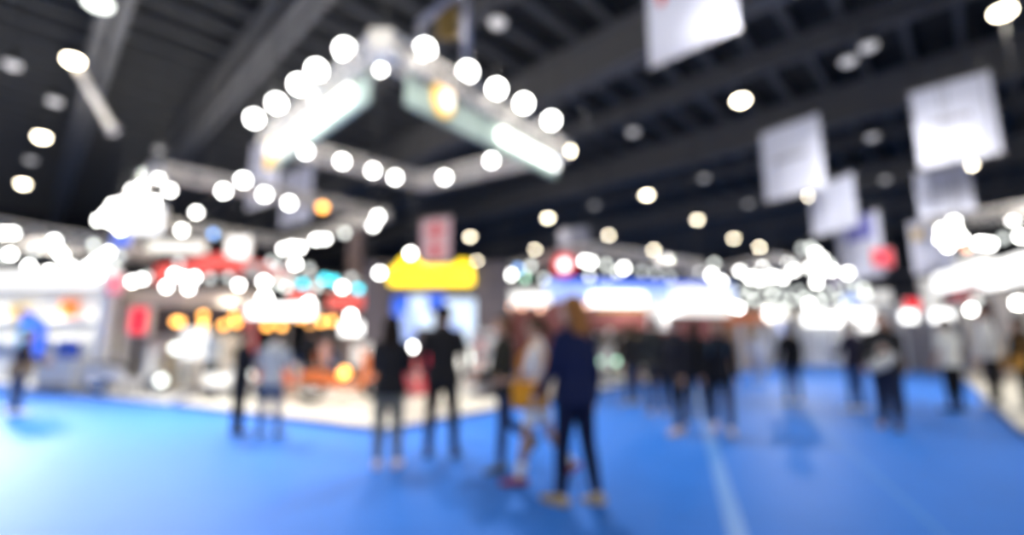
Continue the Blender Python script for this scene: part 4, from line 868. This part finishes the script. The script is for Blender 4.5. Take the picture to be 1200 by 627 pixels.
# truss lamps that light the aisle and the booths
for p, aim, e in [((-6.5, 10.5, 6.1), (-7.5, 4, 0), 3000), ((-9.9, 12.6, 5.9), (-8, 7, 0), 3200), ((-13, 12.4, 4), (-9, 6, 0), 2600), ((-4.0, 8.9, 6.1), (-5, 3.5, 0), 1600), ((.2, 9.6, 6.1), (2, 5, 0), 1300), ((-2, 7.3, 6.2), (-2.5, 4, 0), 1100),
                  ((-3, 12, 6), (-2.5, 10.5, 0), 900), ((6.5, 20, 5), (7, 12, 0), 1000), ((12, 21, 5), (10, 13, 0), 1000)]:
    spotl(p, aim, e, (1, .97, .93), 95, .8, .2)

# added spots brightening the truss fascias and the booth interiors
for t in (.2, .55, .85):
    p = lerp(TN, TR, t) + out * 1.0 + V((0, 0, .45)); spotl(p, lerp(TN, TR, t) + V((0, 0, -.6)), 60, ang=100)
    p = lerp(TN, TL, t) + outl * 1.0 + V((0, 0, .45)); spotl(p, lerp(TN, TL, t) + V((0, 0, -.6)), 60, ang=100)
for px, y, z, aim, e in [(-30, 14.5, 2.7, (-30, 15.5, .8), 300), (40, 14.1, 2.7, (40, 15, .8), 300), (95, 13.7, 2.7, (95, 14.8, .8), 240), (205, 13.2, 2.6, (205, 13.6, .2), 160), (260, 13.4, 2.6, (260, 14.5, .2), 160), (340, 12, 3.2, (345, 11, 0), 220), (400, 12, 3.6, (395, 10.5, 0), 220), (470, 11.5, 3.6, (480, 10.3, 0), 160), (550, 11.6, 3.6, (560, 10.8, 0), 160), (640, 17, 3.2, (640, 18, .3), 160), (740, 17, 3.2, (740, 18, .3), 160), (1000, 24.5, 3.2, (1000, 26.5, .6), 300), (900, 25, 3, (900, 27, .6), 240), (1180, 12.8, 3, (1190, 12, 0), 300), (1150, 15, 3.2, (1150, 16, 0), 250)]:
    q = at_y(px, 400, y); q2 = at_y(aim[0], 400, aim[1])
    spotl((q.x, q.y, z), (q2.x, q2.y, aim[2]), e, ang=120, blend=1)

def glow(p, e, r=.25, col=(1, .97, .93)):  # added point lights imitating spill from the lamps
    l = bpy.data.lights.new('added_glow', 'POINT'); l.energy = e; l.color = col; l.shadow_soft_size = r
    o = bpy.data.objects.new('added_glow', l); COL.objects.link(o); o.location = p
for px, py, h, e in [(140, 235, 6.3, 500), (40, 262, 5.2, 500), (320, 120, 6.9, 260), (560, 80, 6.9, 260), (320, 225, 6.5, 350), (440, 245, 6.5, 250), (86, 70, 9.2, 60), (49, 160, 9.2, 60), (520, 40, 7.3, 70)]:  # last point is added to brighten the pipe frame
    glow(at_h(px, py, h), e)
for px, py, y, e in [(690, 300, 18.5, 120), (900, 305, 23, 160), (1120, 262, 12.5, 60)]: glow(at_y(px, py, y), e)
for q in BC:  # added spots without a lamp body, brightening each banner
    src = V((q.x * .5, q.y * .5 - 1, 9.8)); spotl(src, q, 11 * (q - src).length_squared, (.97, .97, 1), 24, .8, .25)
    src = V((q.x * .3 - 2, q.y * .3, 8.5)); spotl(src, q, 3 * (q - src).length_squared, (.97, .97, 1), 22, .8, .25)
for (u, v), aim, e in [((4, -6), (0, 6, 0), 1500), ((0, 3), (-5, 9, 0), 1700), ((12, -6), (7, 9, 0), 1500), ((20, -2), (11, 15, 0), 2200)]:  # added roof-height spots to brighten people and floor
    spotl(UV(u, v, 9.6), aim, e, (1, .97, .92), 75, 1, .3)

# every spotlight hangs on an arm from the nearest truss, or on a rod from the roof
for o, R_ in SPOTS:
    p = V(o.location); rot = o.rotation_euler.to_matrix(); top = p + rot @ V((0, R_ * 2.9, -R_ * 1.2)); best = None
    for a, b, s_ in SEG:
        d = b - a; t = max(.02, min(.98, (top - a).dot(d) / d.length_squared)); q = a + d * t; L = (q - top).length
        if best is None or L < best[0]: best = (L, q, s_)
    L, q, s_ = best
    if L < 1.7: end = q + (top - q).normalized() * min(L * .9, s_ * .5 + .1)
    else: end = V((top.x, top.y, ctop(top)))
    inv = rot.transposed()
    MB().bar(inv @ (top - p), inv @ (end - p), .012, 6).build('mounting_rod', M['housing'], o)

for p, aim, e, a_ in [((5, -5, 3.8), (8.2, 9, 1.2), 1700, 42), ((-4, -5, 3.8), (-4.5, 9, 1.2), 1500, 60), ((1, -5, 3.8), (1, 6, 1.2), 500, 40)]:  # added unseen spots behind the camera, lighting people and counters from the front
    spotl(p, aim, e, (1, .98, .95), a_, .8, .25)
